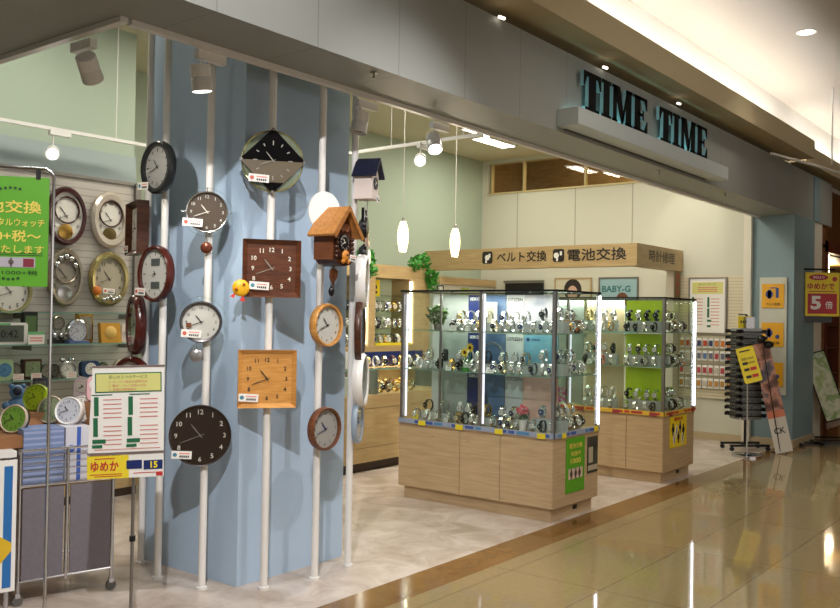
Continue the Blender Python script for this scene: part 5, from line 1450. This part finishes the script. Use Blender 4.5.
# cards in the cases
def card(label, x, y, z, w=.06, h=.05, m=None, rz=D(-90), g='price cards in the glass cases'):
    b = B(); b.X = Matrix.Rotation(D(-20), 4, 'X'); b.box(-w / 2, w / 2, -.001, .001, 0.0005, h, 0)
    for i in range(2): b.box(-w * .3, w * .3, -.002, -.001, h * (.3 + .3 * i), h * (.36 + .3 * i), 1)
    o = b.build('price_card', [m or paper, mat('card_ink', (90, 90, 90), .5)], loc=(x, y, z), rz=rz, smooth=0)
    tag(o, label, 'price card', g)
for i, (y, k, w) in enumerate(((4.20, 2, .06), (4.06, 2, .04), (4.24, 1, .055), (3.84, 1, .075), (4.57, 0, .05), (4.26, 0, .04))):
    card('%s card lying before the front row, %s level of the nearer case' % (('white slanted', 'narrow white', 'small white', 'wide white', 'yellow', 'tiny white')[i], LN[k]), 5.80, y, LV[k] + .0005, w, .045, yel if i == 4 else None)
for i, (x, k) in enumerate(((8.3, 2), (8.42, 1), (7.86, 1))):
    card('%s price card in the farther case, %s level' % (('white', 'orange', 'small white')[i], LN[k]), x, 3.31 if i < 2 else 4.05, LV[k] + .0005, .06, .05, mat('card_orange', (226, 140, 60), .5) if i == 1 else None, rz=0 if i < 2 else D(-90))

# decorations in the cases
def leafball(b, c, r, n, m=0, sz=.03):
    for i in range(n):
        v = Vector((random.gauss(0, 1), random.gauss(0, 1), random.gauss(0, 1))).normalized() * r * random.uniform(.5, 1) + Vector(c)
        a = Vector((random.gauss(0, 1), random.gauss(0, 1), random.gauss(0, .6))).normalized(); q_ = a.orthogonal().normalized()
        q_ = (Matrix.Rotation(random.uniform(0, 6.28), 3, a) @ q_)
        nrm = a.cross(q_) * sz * .12
        b.add([v - a * sz, v + q_ * sz * .4 + nrm, v + a * sz, v - q_ * sz * .4 + nrm], [(0, 1, 2, 3)], m)
r = thing('artificial_plant', 'small leafy plant at the left end of the top level in the nearer case', 'plant', (5.92, 4.44, LV[2] + .0005), 0)
B().lathe([(.03, 0), (.038, .05), (.034, .05), (.03, .045)], 0, 20).build('pot', mat('pot_grey', (110, 104, 92), .6), r)
b = B(); leafball(b, (0, 0, .13), .09, 150, 0, .03); b.build('foliage', mat('plant_dark', (66, 96, 40), .5, noise=.4, nscale=40), r, smooth=0)
b = B(); leafball(b, (0, -.0, .11), .07, 40, 0, .022); b.build('pale_sprigs', mat('sprig_grey', (168, 160, 140), .5), r, smooth=0)
# sunflower
r = thing('sunflower', 'artificial sunflowers before the navy strip on the middle level of the nearer case', 'flower', (5.83, 4.09, LV[1] + .0005), D(-90))
B().tube((0, 0, 0), (0, 0, .15), .004).tube((.03, 0, 0), (.05, 0, .19), .004).lathe([(.03, 0), (.035, .03)], 0, 16).build('stem', leaf, r)
for (x, z) in ((0, .15), (.05, .19)):
    b = B()
    for k in range(12):
        a = k * PI / 6; d_ = Vector((math.cos(a), 0, math.sin(a))); n_ = Vector((-d_.z, 0, d_.x)) * .010
        c_ = Vector((x, -.012, z)); b.add([c_ + d_ * .012 - n_, c_ + d_ * .012 + n_, c_ + d_ * .042 + Vector((0, -.004, 0))], [(0, 1, 2)])
    fl = b.build('petals', mat('petal_yellow', (236, 200, 30), .5), r, smooth=0)
    B().lathe([(.015, -.016), (.002, -.02)], 0, 14, (x, 0, z), 'Y').build('seed_disc', darkwood, fl)
# pink potted flower
r = thing('potted_flower', 'pink flower in a white pot on the bottom level of the nearer case', 'potted flower', (5.85, 3.565, LV[0] + .0005), 0)
B().lathe([(.024, 0), (.036, .085), (.032, .085), (.03, .075)], 0, 20).build('pot', mat('watch_white'), r)
b = B(); leafball(b, (0, 0, .15), .045, 60, 0, .02); b.build('petals', mat('petal_pink', (226, 96, 110), .5), r, smooth=0)
b = B(); leafball(b, (0, 0, .1), .04, 40, 0, .02); b.build('leaves', mat('plant_dark'), r, smooth=0)
r = thing('orchid_spray', 'magenta flower spray at the aisle end, bottom level of the nearer case', 'flower', (6.25, 3.50, LV[0] + .09), 0)
B().lathe([(.02, -.005), (.028, .05), (.024, .05)], 0, 16).tube((0, 0, .03), (.02, 0, .15), .003).build('vase', mat('watch_white'), r)
b = B(); leafball(b, (.02, 0, .17), .07, 80, 0, .02); b.build('petals', mat('petal_magenta', (190, 60, 150), .5), r, smooth=0)
# picture frame and props on the top level
r = thing('picture_frame', 'pale picture frame leaning on the blue photo board, top level of the nearer case', 'picture frame', (6.05, 4.02, LV[2] + .0005), D(-80))
B().box(-.07, .07, -.008, .008, 0, .235).build('frame', mat('frame_pale', (206, 200, 186), .4), r, smooth=0)
B().box(-.05, .05, -.011, -.008, .025, .21).build('picture', blotch('picture_print', [(96, 90, 70), (150, 146, 124), (180, 174, 150)], 12), r, smooth=0)
r = thing('ring_ornament', 'grey ring ornament standing before the blue photo board, middle level of the nearer case', 'ornament', (6.06, 3.99, LV[1] + .0005), D(-80))
B().lathe([(.085, -.01), (.1, -.012), (.105, 0), (.1, .012), (.085, .01)], 0, 30, (0, 0, .12), 'Y', sy=1.1, ring=True).box(-.04, .04, -.03, .03, 0, .012).build('ring', mat('ring_grey', (136, 146, 160), .3, .4), r)
r = thing('pumpkin_ornament', 'orange ornament at the aisle end, top level of the nearer case', 'ornament', (6.34, 3.46, LV[2] + .082 + .073 + .0), 0)
B().ball((0, 0, .025), .03, sz=.8).build('body', mat('charm_orange'), r); B().tube((0, 0, .045), (0, 0, .06), .004).build('stalk', leaf, r)
r['label'] = 'orange pumpkin ornament at the aisle end, top level of the nearer case'; r.location = (6.38, 3.40, LV[2] + .0005)
# sign bracket above the nearer case
r = thing('card_holder', 'small black card holder standing on top of the nearer glass case', 'card holder', (5.80, 4.33, 1.71), D(-90))
B().path([(-.03, 0, 0), (-.03, 0, .035), (.03, 0, .035), (.03, 0, 0)], .004).build('wire_frame', blackm, r)
r = thing('box_stack', 'pair of small grey boxes at the lime bay, bottom level of the farther case', 'boxes', (7.88, 3.63, LV[0] + .0005), D(-80)) if 0 else None

# ------------------------------------------------------------ back counter and wall cabinet
bc = thing('back_counter', 'long honey wood counter with glass top showcase along the rear', 'counter', (4.6, 5.66, 0), 0)
Lb = 3.2
B().box(.0, Lb, .04, .5, 0, .09).build('plinth', mat('plinth_dark', (60, 44, 30), .5), bc, smooth=0)
B().box(0, Lb, 0, .5, .09, .73).build('cabinet', birch2, bc, smooth=0)
for k in range(4):
    x = k * .8 + .1
    B().box(x - .1 + .003, x + .7 - .003, -.012, 0, .235, .60).build('door', birch2, bc, smooth=0, bevel=.0015)
    B().box(x - .1 + .003, x + .7 - .003, -.012, 0, .605, .728).build('drawer', birch2, bc, smooth=0, bevel=.0015)
    B().box(x - .1 + .003, x + .7 - .003, -.012, 0, .095, .23).build('kick_panel', birch2, bc, smooth=0, bevel=.0015)
B().box(0, Lb, .0, .006, .73, .97).build('glass_panel', GL, bc, smooth=0)
B().box(0, Lb, -.006, .5, .97, .98).build('glass_top', GL, bc, smooth=0)
B().box(0, Lb, -.008, -.004, .968, .982).build('top_edge', GE, bc, smooth=0)
B().box(1.98, 2.0, 0, .5, .73, .97).box(.0, .02, 0, .5, .73, .97).box(Lb - .02, Lb, 0, .5, .73, .97).build('divider', mat('steel_divider', (120, 130, 130), .4), bc, smooth=0)
for k in range(3): B().box(1.5 + k * .005, 1.5 + k * .005 + .2, .1, .4, .73, .9).build('inner_box', bwhite, bc, smooth=0) if k == 0 else None
B().box(0, Lb, .48, .5, .73, .97).build('back_panel', birch2, bc, smooth=0)
wsp = None
for k in range(12):
    col = ('gold', 'two tone', 'brown leather', 'gold')[k % 4]
    watch(col, (6.65 + (k % 6) * .12, 5.78 + .15 * (k // 6), .7305), random.uniform(-.6, .0), '%s wristwatch, %s from the left in the %s row inside the rear counter' % (col, ORD[k % 6], ('front', 'rear')[k // 6]), 'watches inside the rear counter', 1.25)
B().tube((1.4, .46, .955), (2.95, .46, .955), .006).build('light_tube', mat('warm_tube', (255, 214, 140), .4, emit=6), bc)
lamp('AREA', (6.9, 5.95, .95), 1.5, (1, .78, .45), (6.9, 5.9, .7), 1.0, .05, name='counter_light')
for k in range(9):
    col = ('brown leather', 'gold', 'white', 'two tone')[k % 4]
    o = watch(col, (6.50 + k * .13, 5.84, .9805), random.uniform(-.6, 0), '%s wristwatch, %s from the left standing on the rear counter top' % (col, ORD[k]), 'watches on the rear counter top', 1.2)
o = B().box(0, .17, 0, .06, 0, .16).build('sign_block', bwhite, loc=(6.28, 5.8, .98), smooth=0); tag(o, 'plain white block on the rear counter top beside the rightmost pole', 'block')
o = B().box(0, 1.3, 0, .01, 0, .14).build('back_card', navy, loc=(6.5, 6.05, .98), smooth=0); tag(o, 'long navy card behind the watches on the rear counter', 'card')

wc = thing('wall_cabinet', 'honey wood wall cabinet with lit glass shelves behind the rear counter', 'cabinet', (5.2, 6.2, 0), 0)
Wc = 2.9
def hole(b, x0, x1, z0, z1, X0_, X1_, Z0_, Z1_): pass
b = B().box(0, Wc, 0, .35, 1.9, 2.04).box(0, Wc, 0, .35, 1.06, 1.17).box(0, .06, 0, .35, 1.17, 1.9).box(1.86, 1.96, 0, .35, 1.17, 1.9).box(.95, 1.03, 0, .35, 1.17, 1.9).box(2.62, Wc, 0, .35, 1.17, 1.9)
b.box(0, Wc, .33, .35, 0, 1.06).box(Wc - .28, Wc, 0, .33, 0, 1.06).build('frame', birch2, wc, smooth=0)
B().box(.06, 2.62, .33, .35, 1.17, 1.9).build('back_panel', mat('cabinet_back', (196, 204, 176), .6), wc, smooth=0)
for z in (1.20, 1.38, 1.56, 1.74):
    for (xa, xb) in ((.06, .95), (1.03, 1.86), (1.96, 2.62)): B().box(xa, xb, .02, .33, z - .03, z - .024).build('shelf', glass('shelf_glass'), wc, smooth=0)
for x in (1.84, 2.605):
    B().box(x - .008, x + .008, .03, .046, 1.19, 1.88).build('light_tube', mat('led_cab', (250, 250, 240), .3, emit=8), wc, smooth=0)
sheet = B().box(.0, .13, -.003, 0, 0, .18, 0).lathe([(.025, -.005), (.025, -.003)], 1, 14, (.06, 0, .1), 'Y').box(.03, .09, -.005, -.003, .03, .06, 1).build('yellow_poster', [mat('sign_yellow'), darkink], loc=(7.2, 6.29, 1.70), smooth=0)
tag(sheet, 'small yellow poster inside the lit rear wall cabinet', 'poster')
for rr, z in enumerate((1.3565, 1.5365, 1.1765)):
    for k in range(7):
        col = ('silver', 'black', 'white', 'silver', 'steel blue', 'silver', 'gold')[(k + rr * 2) % 7]
        watch(col, (7.23 + k * .083, 6.30, z), random.uniform(-.6, .1), '%s wristwatch, %s from the left on the %s shelf of the rear wall cabinet' % (col, ORD[k], ('second', 'third', 'lowest')[rr]), 'watches in the rear wall cabinet', 1.3)
    for k in range(3):
        col = ('silver', 'black', 'white')[(k + rr) % 3]
        watch(col, (6.8 + k * .09, 6.30, z), random.uniform(-.6, .1), '%s wristwatch, %s from the left on the %s shelf of the rear cabinet left bay' % (col, ORD[k], ('second', 'third', 'lowest')[rr]), 'watches in the rear wall cabinet', 1.3)
o = B().box(0, .6, -.0, .1, 0, .03).build('price_rail', yel, loc=(7.2, 6.22, 1.1705), smooth=0)
tag(o, 'yellow price rail along the lowest shelf of the rear wall cabinet', 'price rail')
for i, (x, l) in enumerate(((6.99, 'bright green trailing ivy on the left of the rear wall cabinet'), (7.98, 'bright green trailing ivy on the right of the rear wall cabinet'))):
    r = thing('trailing_ivy', l, 'plant', (x, 6.24, 2.04), 0, 'ivy on the rear wall cabinet')
    b = B(); leafball(b, (0, 0, .06), .11, 110, 0, .045); leafball(b, (.0 + .08 * i, -.08, -.08), .09, 90, 0, .045); leafball(b, (.04 - .2 * i, -.04, .04), .08, 50, 0, .04)
    if i: leafball(b, (.1, -.1, -.2), .06, 40, 0, .04)
    b.build('foliage', leaf, r, smooth=0)
    B().box(-.08, .08, -.03, .06, 0, .05).build('planter', birch2, r, smooth=0)
# cabinet under the beam at left with small yellow green notes
r = thing('notice_cabinet', 'low wooden cabinet with green and yellow notices under the sign beam', 'cabinet', (10.2, 7.59, 0), 0)
B().box(-.45, .9, -.3, 0, 0, 2.02).build('body', cream, r, smooth=0)
B().box(-.47, .92, -.32, 0, 1.94, 2.04).build('header_strip', birch2, r, smooth=0)
B().box(.05, .25, -.304, -.3, 1.6, 1.9, 0).box(.38, .62, -.304, -.3, 1.6, 1.87, 1).build('notice', [mat('note_green', (160, 180, 60), .5), mat('note_yellow', (206, 200, 120), .5)], r, smooth=0)
# service counter front under the beam
o = thing('service_counter', 'cream service counter behind the farther case under the wood beam', 'counter', (9.85, 4.55, 0), 0)
B().box(0, .5, 0, 2.6, 0, .95).build('cabinet', offw, o, smooth=0); B().box(-.02, .52, -.02, 2.62, .95, .98).build('countertop', birch2, o, smooth=0)

# ------------------------------------------------------------ ambient and view
track_w = (1, .97, .96)
for i, (lx_, ly_, tx, ty, tz, pw_) in enumerate(((.5, .9, 3.3, 3.8, 1.1, 640), (3.9, 1.5, 3.7, 3.6, .5, 170))):
    r = thing('downlight', 'adjustable ceiling spotlight over the mall aisle aimed at the clock poles, outside the picture', 'downlight', (lx_, ly_, 4.2), 0, 'mall ceiling spotlights')
    B().lathe([(.06, 0), (.06, -.04), (.055, -.04), (.05, -.01)], 0, 24).build('housing', white, r)
    lamp('SPOT', (lx_, ly_, 4.14), pw_, track_w, (tx, ty, tz), .04, spot=58, blend=.7, name='aimed_spot')
w = bpy.data.worlds.new('world'); S.world = w; w.use_nodes = True
w.node_tree.nodes['Background'].inputs[0].default_value = (1, .9, .78, 1); w.node_tree.nodes['Background'].inputs[1].default_value = .35
lamp('AREA', (4, -6.9, 1.8), 110, (1, .95, .9), (4, 0, 1.8), 12, 2.4, name='front_fill_light')  # unseen fill added to lift the poles and spotlight heads from the front
lamp('AREA', (5.0, -2.0, 4.1), 200, (1, .95, .9), (6.5, -2.5, 0), 7, 3, name='mall_light')
for (x, y, p) in ((6.1, 3.95, 9), (8.2, 4.0, 8)):
    for z in (1.68,):
        lamp('AREA', (x - .16, y, z), p, (1, .97, .9), (x - .16, y, 0), .04, 1.2, name='case_light')
S.view_settings.view_transform = 'Standard'; S.view_settings.look = 'None'; S.view_settings.exposure = 0; S.view_settings.gamma = 1
S.view_settings.use_curve_mapping = False
try:
    S.cycles.use_denoising = True; S.cycles.max_bounces = 10; S.cycles.transparent_max_bounces = 24; S.cycles.caustics_reflective = False; S.cycles.caustics_refractive = False
    S.cycles.sample_clamp_indirect = 6
except Exception: pass
print('watches', NW[0], 'objects', len(bpy.data.objects))

for o in bpy.data.objects:
    if 'label' in o and len(o['label'].split()) > 16: print('LONG', o.name, o['label'])
